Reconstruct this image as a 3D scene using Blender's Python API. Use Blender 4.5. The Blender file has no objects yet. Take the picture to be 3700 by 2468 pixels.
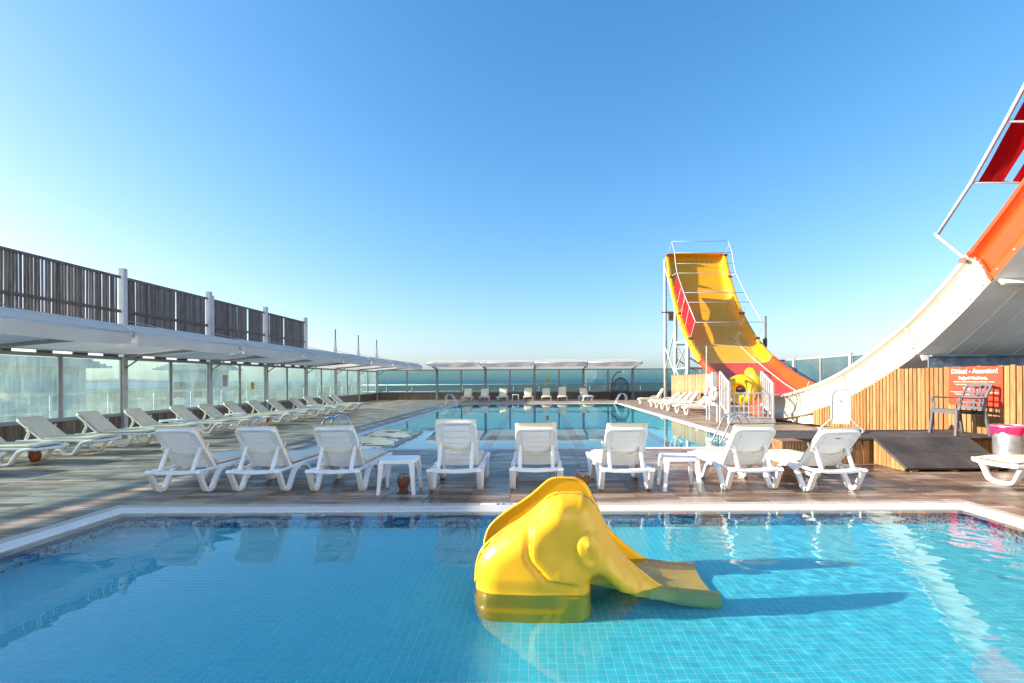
import bpy, bmesh, math, random
from math import radians as rad, sin, cos, pi, sqrt, atan2
from mathutils import Vector, Matrix, noise as mnoise

random.seed(7)
scene = bpy.context.scene
COL = scene.collection

# ------------------------------------------------------------------ camera
CAM_H = 1.40
FPX = 1800.0                      # focal length in pixels of a 3700 px wide frame
cam_data = bpy.data.cameras.new('camera')
cam = bpy.data.objects.new('camera', cam_data)
COL.objects.link(cam)
cam_data.sensor_width = 36.0
cam_data.lens = 36.0 * FPX / 3700.0
cam_data.shift_x = -95.0 / 3700.0
cam_data.shift_y = 139.0 / 3700.0
cam_data.clip_start = 0.05
cam_data.clip_end = 60000.0
cam.location = (0, 0, CAM_H)
cam.rotation_euler = (Matrix.Rotation(rad(90), 4, 'X') @ Matrix.Rotation(rad(-0.29), 4, 'Z')).to_euler()
scene.camera = cam

# ------------------------------------------------------------------ sky, sun, exposure
SUN_EL = 18.0
world = bpy.data.worlds.new('World')
scene.world = world
world.use_nodes = True
wn = world.node_tree.nodes
wl = world.node_tree.links
wn.clear()
w_out = wn.new('ShaderNodeOutputWorld')
w_bg = wn.new('ShaderNodeBackground')
w_sky = wn.new('ShaderNodeTexSky')
w_sky.sky_type = 'NISHITA'
w_sky.sun_disc = False
w_sky.sun_elevation = rad(SUN_EL)
w_sky.sun_rotation = rad(-94)
w_sky.altitude = 0.0
w_sky.air_density = 1.0
w_sky.dust_density = 1.3
w_sky.ozone_density = 1.0
w_bg.inputs['Strength'].default_value = 0.15
# colour response of the photograph's processing, the same for the whole sky
w_sep = wn.new('ShaderNodeSeparateColor'); w_com = wn.new('ShaderNodeCombineColor')
wl.new(w_sky.outputs['Color'], w_sep.inputs['Color'])
for ch, (gain, power) in enumerate(((0.215, 1.42), (0.475, 0.93), (0.735, 0.80))):
    w_p = wn.new('ShaderNodeMath'); w_p.operation = 'POWER'; w_p.inputs[1].default_value = power
    w_m = wn.new('ShaderNodeMath'); w_m.operation = 'MULTIPLY'; w_m.inputs[1].default_value = gain
    wl.new(w_sep.outputs[ch], w_p.inputs[0]); wl.new(w_p.outputs[0], w_m.inputs[0])
    if ch == 0:
        w_min = wn.new('ShaderNodeMath'); w_min.operation = 'MINIMUM'
        wl.new(w_m.outputs[0], w_min.inputs[0]); wl.new(w_min.outputs[0], w_com.inputs[0])
    else:
        wl.new(w_m.outputs[0], w_com.inputs[ch])
        if ch == 1: wl.new(w_m.outputs[0], w_min.inputs[1])
wl.new(w_com.outputs['Color'], w_bg.inputs['Color'])
wl.new(w_bg.outputs['Background'], w_out.inputs['Surface'])

sun_d = bpy.data.lights.new('sun', 'SUN')
sun_d.energy = 3.8
sun_d.angle = rad(0.55)
sun_d.color = (1.0, 0.87, 0.70)
sun = bpy.data.objects.new('sun', sun_d)
COL.objects.link(sun)
sun.location = (-60, 5, 25)
SUN_AZ = 4.0                      # degrees the light leans away from the camera
SUN_DIR = Vector((cos(rad(SUN_EL)) * cos(rad(SUN_AZ)), cos(rad(SUN_EL)) * sin(rad(SUN_AZ)), -sin(rad(SUN_EL))))
sun.rotation_euler = SUN_DIR.to_track_quat('-Z', 'Y').to_euler()

vs = scene.view_settings
vs.view_transform = 'Standard'
vs.look = 'None'
vs.gamma = 1.0
vs.use_curve_mapping = False
vs.exposure = 1.85

scene.render.engine = 'CYCLES'
cy = scene.cycles
cy.use_denoising = True
cy.max_bounces = 10
cy.diffuse_bounces = 5
cy.glossy_bounces = 4
cy.transmission_bounces = 6
cy.transparent_max_bounces = 12
cy.caustics_reflective = False
cy.caustics_refractive = True
cy.sample_clamp_indirect = 6.0
cy.sample_clamp_direct = 0.0
cy.blur_glossy = 0.5

# ------------------------------------------------------------------ helpers
def prop(o, label=None, cat=None, group=None, kind=None):
    if label: o['label'] = label
    if cat: o['category'] = cat
    if group: o['group'] = group
    if kind: o['kind'] = kind
    return o

def empty(name, loc=(0, 0, 0), rz=0.0, parent=None, **kw):
    o = bpy.data.objects.new(name, None)
    o.empty_display_size = 0.1
    COL.objects.link(o)
    o.location = loc
    o.rotation_euler = (0, 0, rz)
    if parent: o.parent = parent
    return prop(o, **kw)

def inst(name, mesh, parent=None, loc=None, rot=None, scale=None, **kw):
    o = bpy.data.objects.new(name, mesh)
    COL.objects.link(o)
    if parent: o.parent = parent
    if loc is not None: o.location = loc
    if rot is not None: o.rotation_euler = rot
    if scale is not None: o.scale = scale
    return prop(o, **kw)

class MB:
    """collects faces of one mesh"""
    def __init__(self):
        self.v, self.f = [], []
    def quadstrip(self, rings, closed=True, cap=True):
        n = len(rings[0]); b = len(self.v)
        for r in rings: self.v.extend([tuple(p) for p in r])
        m = n if closed else n - 1
        for i in range(len(rings) - 1):
            for j in range(m):
                a = b + i * n + j; c = b + i * n + (j + 1) % n
                self.f.append((a, c, c + n, a + n))
        if cap and closed:
            self.f.append(tuple(b + j for j in reversed(range(n))))
            e = b + (len(rings) - 1) * n
            self.f.append(tuple(e + j for j in range(n)))
        return self
    def box(self, x0, x1, y0, y1, z0, z1, M=None):
        p = [(x0, y0, z0), (x1, y0, z0), (x1, y1, z0), (x0, y1, z0), (x0, y0, z1), (x1, y0, z1), (x1, y1, z1), (x0, y1, z1)]
        if M is not None: p = [tuple(M @ Vector(q)) for q in p]
        b = len(self.v); self.v.extend(p)
        for f in ((0, 3, 2, 1), (4, 5, 6, 7), (0, 1, 5, 4), (1, 2, 6, 5), (2, 3, 7, 6), (3, 0, 4, 7)):
            self.f.append(tuple(b + i for i in f))
        return self
    def bbox(self, x0, x1, y0, y1, z0, z1, bev=0.004, M=None):
        """box whose top edges are bevelled, no bottom face"""
        e = bev
        rings = [[(x0, y0, z0), (x1, y0, z0), (x1, y1, z0), (x0, y1, z0)],
                 [(x0, y0, z1 - e), (x1, y0, z1 - e), (x1, y1, z1 - e), (x0, y1, z1 - e)],
                 [(x0 + e, y0 + e, z1), (x1 - e, y0 + e, z1), (x1 - e, y1 - e, z1), (x0 + e, y1 - e, z1)]]
        if M is not None: rings = [[tuple(M @ Vector(q)) for q in r] for r in rings]
        b = len(self.v)
        for r in rings: self.v.extend(r)
        for i in range(2):
            for j in range(4):
                k = (j + 1) % 4
                self.f.append((b + i * 4 + j, b + i * 4 + k, b + i * 4 + 4 + k, b + i * 4 + 4 + j))
        self.f.append((b + 8, b + 9, b + 10, b + 11))
        return self
    def tube(self, pts, r, n=8, cap=True, closed=False):
        pts = [Vector(p) for p in pts]
        rad_ = r if isinstance(r, (list, tuple)) else [r] * len(pts)
        rings = []; up = None
        N = len(pts)
        for i, p in enumerate(pts):
            if closed: t = pts[(i + 1) % N] - pts[i - 1]
            elif i == 0: t = pts[1] - p
            elif i == N - 1: t = p - pts[i - 1]
            else: t = (pts[i + 1] - p).normalized() + (p - pts[i - 1]).normalized()
            t.normalize()
            if up is None:
                up = Vector((0, 0, 1)) if abs(t.z) < 0.9 else Vector((1, 0, 0))
            a = t.cross(up)
            if a.length < 1e-6: a = t.orthogonal()
            a.normalize(); b2 = a.cross(t).normalized(); up = b2
            rings.append([p + a * (cos(2 * pi * k / n) * rad_[i]) + b2 * (sin(2 * pi * k / n) * rad_[i]) for k in range(n)])
        if closed:
            rings.append(rings[0]); cap = False
        self.quadstrip(rings, True, cap)
        return self
    def sweep(self, pts, section, side):
        """sweep a 2-D section (a along `side`, b along the path normal) along pts"""
        pts = [Vector(p) for p in pts]; side = Vector(side).normalized(); N = len(pts)
        rings = []
        for i, p in enumerate(pts):
            if i == 0: t = pts[1] - p; k = 1.0
            elif i == N - 1: t = p - pts[i - 1]; k = 1.0
            else:
                d0 = (p - pts[i - 1]).normalized(); d1 = (pts[i + 1] - p).normalized()
                t = d0 + d1; k = 1.0 / max(0.55, sqrt(max(0.0, (1 + d0.dot(d1)) / 2)))
            t.normalize(); nn = side.cross(t).normalized()
            rings.append([p + side * a + nn * (b * k) for a, b in section])
        self.quadstrip(rings, True, True)
        return self
    def prism(self, poly, o, ax, ay, h):
        """extrude a polygon (in axes ax, ay from o) by vector h"""
        o, ax, ay, h = Vector(o), Vector(ax), Vector(ay), Vector(h)
        a = [o + ax * p[0] + ay * p[1] for p in poly]
        b = len(self.v); n = len(poly)
        self.v.extend([tuple(p) for p in a]); self.v.extend([tuple(p + h) for p in a])
        self.f.append(tuple(b + i for i in reversed(range(n))))
        self.f.append(tuple(b + n + i for i in range(n)))
        for i in range(n):
            j = (i + 1) % n
            self.f.append((b + i, b + j, b + n + j, b + n + i))
        return self
    def lathe(self, prof, n=24, o=(0, 0, 0)):
        rings = [[(o[0] + r * cos(2 * pi * k / n), o[1] + r * sin(2 * pi * k / n), o[2] + z) for k in range(n)] for r, z in prof]
        self.quadstrip(rings, True, False)
        return self
    def torus(self, R, r, M, nu=32, nv=12):
        rings = []
        for i in range(nu + 1):
            a = 2 * pi * i / nu
            rings.append([M @ Vector(((R + r * cos(2 * pi * k / nv)) * cos(a), (R + r * cos(2 * pi * k / nv)) * sin(a), r * sin(2 * pi * k / nv))) for k in range(nv)])
        self.quadstrip(rings, True, False)
        return self
    def grid(self, nx, ny, fn):
        b = len(self.v)
        for j in range(ny + 1):
            for i in range(nx + 1):
                self.v.append(tuple(fn(i / nx, j / ny)))
        for j in range(ny):
            for i in range(nx):
                a = b + j * (nx + 1) + i
                self.f.append((a, a + 1, a + nx + 2, a + nx + 1))
        return self
    def mesh(self, name, mat=None, smooth=False, merge=False):
        m = bpy.data.meshes.new(name)
        m.from_pydata(self.v, [], self.f)
        if merge:
            bm = bmesh.new(); bm.from_mesh(m)
            bmesh.ops.remove_doubles(bm, verts=bm.verts, dist=1e-5)
            bmesh.ops.recalc_face_normals(bm, faces=bm.faces)
            bm.to_mesh(m); bm.free()
        m.update()
        if smooth is True:
            m.polygons.foreach_set('use_smooth', [True] * len(m.polygons))
        elif smooth:
            m.polygons.foreach_set('use_smooth', [True] * len(m.polygons))
            m.set_sharp_from_angle(angle=rad(smooth))
        if mat: m.materials.append(mat)
        return m
    def build(self, name, mat=None, parent=None, smooth=False, merge=False, **kw):
        return inst(name, self.mesh(name, mat, smooth, merge), parent, **kw)

def rrect(a, b, r=None, n=2):
    """rounded rectangle section, half sizes a, b"""
    r = min(a, b) * 0.6 if r is None else r
    out = []
    for cx, cy_, s in ((a - r, b - r, 0), (-a + r, b - r, 90), (-a + r, -b + r, 180), (a - r, -b + r, 270)):
        for k in range(n + 1):
            t = rad(s + 90 * k / n)
            out.append((cx + r * cos(t), cy_ + r * sin(t)))
    return out

def smooth_path(pts, sub=6):
    """Catmull-Rom through points"""
    P = [Vector(p) for p in pts]
    P = [P[0] * 2 - P[1]] + P + [P[-1] * 2 - P[-2]]
    out = []
    for i in range(1, len(P) - 2):
        for k in range(sub):
            t = k / sub
            a, b, c, d = P[i - 1], P[i], P[i + 1], P[i + 2]
            out.append(0.5 * ((2 * b) + (c - a) * t + (2 * a - 5 * b + 4 * c - d) * t * t + (3 * b - a - 3 * c + d) * t ** 3))
    out.append(P[-2].copy())
    return out

def interp(x, xs, ys):
    if x <= xs[0]: return ys[0]
    for i in range(len(xs) - 1):
        if x <= xs[i + 1]:
            t = (x - xs[i]) / (xs[i + 1] - xs[i])
            return ys[i] + (ys[i + 1] - ys[i]) * t
    return ys[-1]

def copy_tree(o, parent=None):
    c = o.copy(); COL.objects.link(c)
    if parent: c.parent = parent
    for ch in list(o.children): copy_tree(ch, c)
    return c

def text_mesh(body, size, mat, name='lettering', bold=0.0, align='CENTER', extrude=0.001):
    cu = bpy.data.curves.new('tmp', 'FONT')
    cu.body = body; cu.size = size; cu.align_x = align; cu.align_y = 'CENTER'
    cu.extrude = extrude; cu.offset = bold; cu.resolution_u = 3
    ob = bpy.data.objects.new('tmp', cu); COL.objects.link(ob)
    dg = bpy.context.evaluated_depsgraph_get()
    me = bpy.data.meshes.new_from_object(ob.evaluated_get(dg))
    bpy.data.objects.remove(ob); bpy.data.curves.remove(cu)
    me.name = name; me.materials.clear(); me.materials.append(mat)
    return me

# ------------------------------------------------------------------ materials
class NT:
    def __init__(self, name):
        self.m = bpy.data.materials.new(name); self.m.use_nodes = True
        self.t = self.m.node_tree; self.n = self.t.nodes; self.l = self.t.links
        self.n.clear(); self.out = self.n.new('ShaderNodeOutputMaterial')
    def new(self, t, **kw):
        x = self.n.new(t)
        for k, v in kw.items(): setattr(x, k, v)
        return x
    def link(self, a, b): self.l.new(a, b)
    def val(self, sock, v):
        if hasattr(v, 'is_linked') or hasattr(v, 'links'): self.link(v, sock)
        else: sock.default_value = v
    def math(self, op, a, b=0.0, c=None, clamp=False):
        x = self.new('ShaderNodeMath', operation=op, use_clamp=clamp)
        self.val(x.inputs[0], a); self.val(x.inputs[1], b)
        if c is not None: self.val(x.inputs[2], c)
        return x.outputs[0]
    def mix(self, f, a, b, mode='MIX'):
        x = self.new('ShaderNodeMix', data_type='RGBA', blend_type=mode)
        self.val(x.inputs[0], f); self.val(x.inputs[6], a if not isinstance(a, tuple) else (*a, 1)); self.val(x.inputs[7], b if not isinstance(b, tuple) else (*b, 1))
        return x.outputs[2]
    def pos(self, scale=(1, 1, 1), kind='world', loc=(0, 0, 0)):
        mp = self.new('ShaderNodeMapping'); mp.inputs['Scale'].default_value = scale; mp.inputs['Location'].default_value = loc
        if kind == 'world': self.link(self.new('ShaderNodeNewGeometry').outputs['Position'], mp.inputs['Vector'])
        else: self.link(self.new('ShaderNodeTexCoord').outputs['Object'], mp.inputs['Vector'])
        return mp.outputs['Vector']
    def noise(self, vec, scale, detail=3.0, rough=0.55, dist=0.0):
        x = self.new('ShaderNodeTexNoise'); self.link(vec, x.inputs['Vector'])
        x.inputs['Scale'].default_value = scale; x.inputs['Detail'].default_value = detail
        x.inputs['Roughness'].default_value = rough; x.inputs['Distortion'].default_value = dist
        return x.outputs['Fac']
    def ramp(self, f, stops, interp_='LINEAR'):
        x = self.new('ShaderNodeValToRGB'); self.link(f, x.inputs[0]); cr = x.color_ramp; cr.interpolation = interp_
        while len(cr.elements) > 1: cr.elements.remove(cr.elements[-1])
        for i, (p, c) in enumerate(stops):
            e = cr.elements[0] if i == 0 else cr.elements.new(p)
            e.position = p; e.color = (*c, 1) if isinstance(c, tuple) else (c, c, c, 1)
        return x.outputs['Color']
    def maprange(self, v, a, b, c, d):
        x = self.new('ShaderNodeMapRange'); self.val(x.inputs[0], v)
        for i, q in enumerate((a, b, c, d)): x.inputs[i + 1].default_value = q
        return x.outputs[0]
    def bump(self, h, strength=0.3, dist=0.01):
        x = self.new('ShaderNodeBump'); x.inputs['Strength'].default_value = strength; x.inputs['Distance'].default_value = dist
        self.link(h, x.inputs['Height']); return x.outputs['Normal']
    def principled(self, **kw):
        x = self.new('ShaderNodeBsdfPrincipled')
        for k, v in kw.items():
            s = x.inputs[k.replace('_', ' ')]
            if isinstance(v, tuple) and len(v) == 3: v = (*v, 1)
            self.val(s, v)
        return x
    def surf(self, s):
        self.link(s.outputs[0] if hasattr(s, 'outputs') else s, self.out.inputs['Surface']); return self.m

def plain(name, col, rough=0.5, metal=0.0, var=0.08, vscale=6.0, bump=0.0, spec=0.5, coat=0.0, dirt=None, dirt_amt=0.3, dscale=2.5, kind='object', sss=0.0):
    t = NT(name)
    p = t.pos(kind=kind)
    n1 = t.noise(p, vscale, 4.0)
    lo = tuple(c * (1 - var) for c in col); hi = tuple(min(1, c * (1 + var)) for c in col)
    c = t.ramp(n1, [(0.3, lo), (0.7, hi)])
    if dirt:
        n2 = t.noise(p, dscale, 6.0, 0.65)
        c = t.mix(t.maprange(n2, 0.48, 0.75, 0.0, dirt_amt), c, dirt)
    b = t.principled(Base_Color=c, Roughness=t.maprange(n1, 0.2, 0.8, max(0.02, rough - 0.07), min(1, rough + 0.07)), Metallic=metal)
    b.inputs['Specular IOR Level'].default_value = spec
    if coat: b.inputs['Coat Weight'].default_value = coat; b.inputs['Coat Roughness'].default_value = 0.12
    if sss: b.inputs['Subsurface Weight'].default_value = sss; b.inputs['Subsurface Radius'].default_value = (0.02, 0.02, 0.02)
    if bump: t.link(t.bump(t.noise(p, vscale * 6, 3.0), bump, 0.004), b.inputs['Normal'])
    return t.surf(b)

MAT = {}
MAT['plastic'] = plain('white_plastic', (0.91, 0.91, 0.90), 0.38, var=0.03, vscale=9, dirt=(0.52, 0.48, 0.40), dirt_amt=0.22, dscale=5)
MAT['plastic_warm'] = plain('weathered_white_plastic', (0.80, 0.77, 0.70), 0.42, var=0.04, vscale=8, dirt=(0.50, 0.42, 0.30), dirt_amt=0.35, dscale=4)
MAT['steel'] = plain('stainless_steel', (0.72, 0.72, 0.74), 0.16, metal=1.0, var=0.04)
MAT['galv'] = plain('galvanised_steel', (0.55, 0.56, 0.57), 0.38, metal=0.85, var=0.2, vscale=14, dirt=(0.30, 0.30, 0.30), dirt_amt=0.6, dscale=9)
MAT['alu'] = plain('grey_painted_aluminium', (0.30, 0.31, 0.33), 0.45, metal=0.25, var=0.08, vscale=3, kind='world')
MAT['post'] = plain('pale_grey_painted_steel', (0.50, 0.51, 0.53), 0.5, metal=0.15, var=0.10, vscale=2.5, dirt=(0.25, 0.18, 0.13), dirt_amt=0.5, dscale=3.0, kind='world')
MAT['rustpost'] = plain('rusty_steel', (0.16, 0.10, 0.08), 0.75, metal=0.1, var=0.4, vscale=5)
MAT['whitemetal'] = plain('white_painted_steel_railing', (0.66, 0.67, 0.68), 0.45, metal=0.1, var=0.12, vscale=8, dirt=(0.33, 0.25, 0.20), dirt_amt=0.6, dscale=7)
MAT['pipe'] = plain('galvanised_pipe', (0.56, 0.56, 0.57), 0.38, metal=0.35, var=0.05, vscale=5)
MAT['blackmetal'] = plain('black_powder_coat', (0.02, 0.02, 0.022), 0.45)
MAT['yellow'] = plain('yellow_fibreglass', (0.88, 0.40, 0.004), 0.30, var=0.05, vscale=1.2, coat=0.3, dirt=(0.45, 0.26, 0.02), dirt_amt=0.30, dscale=0.9, kind='world')
MAT['orange'] = plain('orange_fibreglass', (0.64, 0.062, 0.008), 0.32, var=0.05, vscale=1.2, coat=0.3, dirt=(0.55, 0.14, 0.03), dirt_amt=0.3, dscale=1.0, kind='world')
MAT['slidewhite'] = plain('white_fibreglass', (0.52, 0.49, 0.43), 0.33, var=0.03, vscale=1.5, coat=0.3, dirt=(0.36, 0.31, 0.24), dirt_amt=0.35, dscale=1.3, kind='world')
MAT['underside'] = plain('raw_fibreglass_underside', (0.86, 0.83, 0.76), 0.7, var=0.06, vscale=2.0, dirt=(0.56, 0.50, 0.42), dirt_amt=0.45, dscale=0.8, kind='world')
MAT['elephant'] = plain('yellow_gelcoat', (0.86, 0.455, 0.008), 0.36, var=0.06, vscale=2.0, coat=0.2, dirt=(0.62, 0.36, 0.03), dirt_amt=0.45, dscale=2.6, bump=0.03)
t = NT('red_pvc_sheet')
rp_ = t.principled(Base_Color=(0.72, 0.010, 0.022), Roughness=0.4)
rt_ = t.new('ShaderNodeBsdfTranslucent'); rt_.inputs['Color'].default_value = (0.85, 0.012, 0.03, 1)
rm_ = t.new('ShaderNodeMixShader'); rm_.inputs[0].default_value = 0.5
t.link(rp_.outputs[0], rm_.inputs[1]); t.link(rt_.outputs[0], rm_.inputs[2])
MAT['red'] = t.surf(rm_)
MAT['signred'] = plain('red_sign_board', (0.70, 0.055, 0.022), 0.45, var=0.05, vscale=2)
MAT['print_white'] = plain('white_print', (0.82, 0.80, 0.77), 0.6, var=0.03)
MAT['print_dark'] = plain('dark_print', (0.10, 0.10, 0.12), 0.6)
MAT['print_grey'] = plain('grey_print', (0.30, 0.30, 0.32), 0.6)
MAT['print_blue'] = plain('blue_print', (0.015, 0.035, 0.17), 0.5)
MAT['print_red'] = plain('red_print', (0.50, 0.03, 0.04), 0.5)
MAT['signwhite'] = plain('white_sign_board', (0.80, 0.80, 0.79), 0.45, var=0.03)
MAT['signyellow'] = plain('yellow_sticker', (0.72, 0.50, 0.01), 0.5)
MAT['chairgrey'] = plain('dark_grey_resin', (0.105, 0.105, 0.12), 0.42, var=0.06, dirt=(0.22, 0.20, 0.19), dirt_amt=0.3)
MAT['pink'] = plain('pink_bin_liner', (0.62, 0.02, 0.10), 0.28, var=0.15, vscale=14, bump=0.4)
MAT['terracotta'] = plain('terracotta', (0.26, 0.080, 0.035), 0.55, var=0.25, vscale=10, dirt=(0.14, 0.05, 0.03), dirt_amt=0.6, dscale=14, bump=0.25)
t = NT('clear_bag')
tb = t.new('ShaderNodeBsdfTransparent'); pb = t.principled(Base_Color=(0.75, 0.75, 0.75), Roughness=0.2)
mb_ = t.new('ShaderNodeMixShader'); mb_.inputs[0].default_value = 0.35
t.link(tb.outputs[0], mb_.inputs[1]); t.link(pb.outputs[0], mb_.inputs[2])
MAT['bag'] = t.surf(mb_)
MAT['galvblue'] = plain('painted_blue_grey_beam', (0.16, 0.20, 0.26), 0.55, metal=0.2, var=0.3, vscale=6, dirt=(0.45, 0.46, 0.46), dirt_amt=0.7, dscale=5, kind='world')
MAT['cushion_paper'] = plain('faded_paper', (0.45, 0.46, 0.48), 0.7)
MAT['ringyellow'] = plain('yellow_vinyl', (0.80, 0.46, 0.008), 0.28, var=0.08, vscale=5, bump=0.08, dirt=(0.55, 0.28, 0.02), dirt_amt=0.4, dscale=4)
MAT['ringblue'] = plain('grey_blue_vinyl', (0.03, 0.10, 0.18), 0.35)
MAT['liferod'] = plain('life_ring_skin', (0.80, 0.50, 0.36), 0.5, var=0.06)
MAT['blueband'] = plain('blue_webbing', (0.02, 0.08, 0.30), 0.6)
MAT['wicker'] = plain('grey_wicker', (0.10, 0.098, 0.10), 0.7, var=0.3, vscale=40)
MAT['cushion_grey'] = plain('grey_seat_pad', (0.09, 0.09, 0.11), 0.9)

# cream vinyl mattresses with faint creases
t = NT('cream_vinyl')
p = t.pos(kind='object')
ob = t.new('ShaderNodeObjectInfo').outputs['Random']
nz = t.noise(p, 4.0, 4.0)
cc = t.mix(t.maprange(nz, 0.35, 0.7, 0, 1), (0.80, 0.70, 0.50), (0.90, 0.81, 0.61))
cc = t.mix(t.math('MULTIPLY', ob, 0.25), cc, (0.82, 0.72, 0.50))
b = t.principled(Base_Color=cc, Roughness=0.42)
mp2 = t.pos(scale=(3, 14, 3), kind='object')
t.link(t.bump(t.noise(mp2, 1.6, 3.0, 0.5, 1.2), 0.35, 0.01), b.inputs['Normal'])
MAT['cream'] = t.surf(b)

MAT['strap'] = plain('cream_strap', (0.92, 0.85, 0.64), 0.7)
# awning canvas: thin, lets some light through
def canvas(name, col, trans):
    t = NT(name)
    p = t.pos(kind='world')
    n1 = t.noise(p, 1.5, 5.0)
    c = t.mix(t.maprange(n1, 0.3, 0.75, 0, 1), col, tuple(q * 0.86 for q in col))
    b = t.principled(Base_Color=c, Roughness=0.7)
    wv = t.noise(t.pos(scale=(1.0, 1.0, 2.0), kind='world'), 2.2, 3.0, 0.5, 1.0)
    t.link(t.bump(wv, 0.35, 0.05), b.inputs['Normal'])
    tr = t.new('ShaderNodeBsdfTranslucent'); t.link(c, tr.inputs['Color'])
    mx = t.new('ShaderNodeMixShader'); mx.inputs[0].default_value = trans
    t.link(b.outputs[0], mx.inputs[1]); t.link(tr.outputs[0], mx.inputs[2])
    return t.surf(mx)
MAT['canvas'] = canvas('white_awning_canvas', (0.84, 0.81, 0.76), 0.42)

# wood of several kinds
def wood(name, c0, c1, c2, axis='Z', rough=0.6, rscale=1.0, knots=True, spec=0.3):
    t = NT(name)
    sc = {'X': (1.2, 14, 14), 'Y': (14, 1.2, 14), 'Z': (14, 14, 1.2)}[axis]
    oi = t.new('ShaderNodeObjectInfo').outputs['Random']
    mp = t.new('ShaderNodeMapping'); mp.inputs['Scale'].default_value = tuple(s * rscale for s in sc)
    ad = t.new('ShaderNodeVectorMath', operation='ADD')
    t.link(t.new('ShaderNodeNewGeometry').outputs['Position'], ad.inputs[0])
    cmb = t.new('ShaderNodeCombineXYZ')
    for i in range(3): t.link(t.math('MULTIPLY', oi, 37.0 + 11 * i), cmb.inputs[i])
    t.link(cmb.outputs[0], ad.inputs[1]); t.link(ad.outputs[0], mp.inputs['Vector'])
    g = t.noise(mp.outputs[0], 1.3, 6.0, 0.62, 1.4)
    c = t.ramp(g, [(0.28, c0), (0.52, c1), (0.75, c2)])
    c = t.mix(t.maprange(oi, 0.0, 0.45, 0.5, 0.0), c, c0)
    c = t.mix(t.maprange(oi, 0.55, 1.0, 0.0, 0.45), c, c2)
    if knots:
        kn = t.new('ShaderNodeTexVoronoi'); kn.inputs['Scale'].default_value = 0.42; t.link(mp.outputs[0], kn.inputs['Vector'])
        c = t.mix(t.maprange(kn.outputs['Distance'], 0.05, 0.16, 0.75, 0.0), c, tuple(q * 0.35 for q in c0))
    b = t.principled(Base_Color=c, Roughness=rough)
    b.inputs['Specular IOR Level'].default_value = spec
    t.link(t.bump(g, 0.35, 0.006), b.inputs['Normal'])
    return t.surf(b)
MAT['pinewood'] = wood('warm_larch_boards', (0.17, 0.075, 0.027), (0.32, 0.160, 0.060), (0.44, 0.255, 0.110))
MAT['kickwood'] = wood('brown_weathered_boards', (0.075, 0.052, 0.038), (0.19, 0.135, 0.095), (0.30, 0.235, 0.175))
MAT['greywood'] = wood('grey_weathered_laths', (0.055, 0.045, 0.040), (0.140, 0.118, 0.104), (0.255, 0.230, 0.212), knots=True)
MAT['polewood'] = wood('pale_wooden_poles', (0.20, 0.115, 0.05), (0.34, 0.22, 0.105), (0.46, 0.33, 0.18), knots=False)
MAT['cratewood'] = wood('dark_oiled_slats', (0.16, 0.08, 0.04), (0.28, 0.155, 0.075), (0.38, 0.22, 0.11))

t = NT('black_rubber_tile')
p = t.pos(kind='world')
n1 = t.noise(p, 160, 2.0, 0.7); n2 = t.noise(p, 2.2, 5.0, 0.6)
c = t.mix(t.maprange(n2, 0.35, 0.7, 0, 1), (0.030, 0.028, 0.030), (0.075, 0.068, 0.064))
c = t.mix(t.maprange(n1, 0.55, 0.72, 0, 0.35), c, (0.15, 0.14, 0.13))
b = t.principled(Base_Color=c, Roughness=0.82)
t.link(t.bump(n1, 0.5, 0.004), b.inputs['Normal'])
MAT['rubber'] = t.surf(b)

# wood-look ceramic deck tile; wet where water has been splashed
t = NT('wood_look_deck_tile')
attr = t.new('ShaderNodeAttribute', attribute_name='rnd').outputs['Fac']
rnd = t.math('FRACT', t.math('ADD', attr, t.new('ShaderNodeObjectInfo').outputs['Random']))
geo = t.new('ShaderNodeNewGeometry').outputs['Position']
off = t.new('ShaderNodeCombineXYZ'); t.link(t.math('MULTIPLY', rnd, 91.0), off.inputs[0]); t.link(t.math('MULTIPLY', rnd, 57.0), off.inputs[2])
ad = t.new('ShaderNodeVectorMath', operation='ADD'); t.link(geo, ad.inputs[0]); t.link(off.outputs[0], ad.inputs[1])
mp = t.new('ShaderNodeMapping'); mp.inputs['Scale'].default_value = (1.0, 11.0, 1.0); t.link(ad.outputs[0], mp.inputs['Vector'])
g = t.noise(mp.outputs[0], 1.5, 5.0, 0.60, 0.5)
mp3 = t.new('ShaderNodeMapping'); mp3.inputs['Scale'].default_value = (0.55, 2.6, 1.0); t.link(geo, mp3.inputs['Vector'])
g2 = t.noise(mp3.outputs[0], 1.9, 3.0, 0.55)
# tone of each printed plank: its own value, drift over neighbours, grain
tone = t.math('ADD', t.math('MULTIPLY', rnd, 0.42), t.math('ADD', t.math('MULTIPLY', g2, 1.15), t.math('MULTIPLY', g, 0.75)))
tone = t.math('SUBTRACT', tone, 0.66, clamp=True)
dry = t.ramp(tone, [(0.12, (0.095, 0.066, 0.044)), (0.38, (0.235, 0.175, 0.120)), (0.60, (0.420, 0.335, 0.240)), (0.90, (0.640, 0.545, 0.420))])
wetc = t.ramp(tone, [(0.12, (0.064, 0.038, 0.027)), (0.42, (0.175, 0.113, 0.080)), (0.66, (0.330, 0.238, 0.178)), (0.92, (0.500, 0.385, 0.300))])
sx = t.new('ShaderNodeSeparateXYZ'); t.link(geo, sx.inputs[0])
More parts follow.
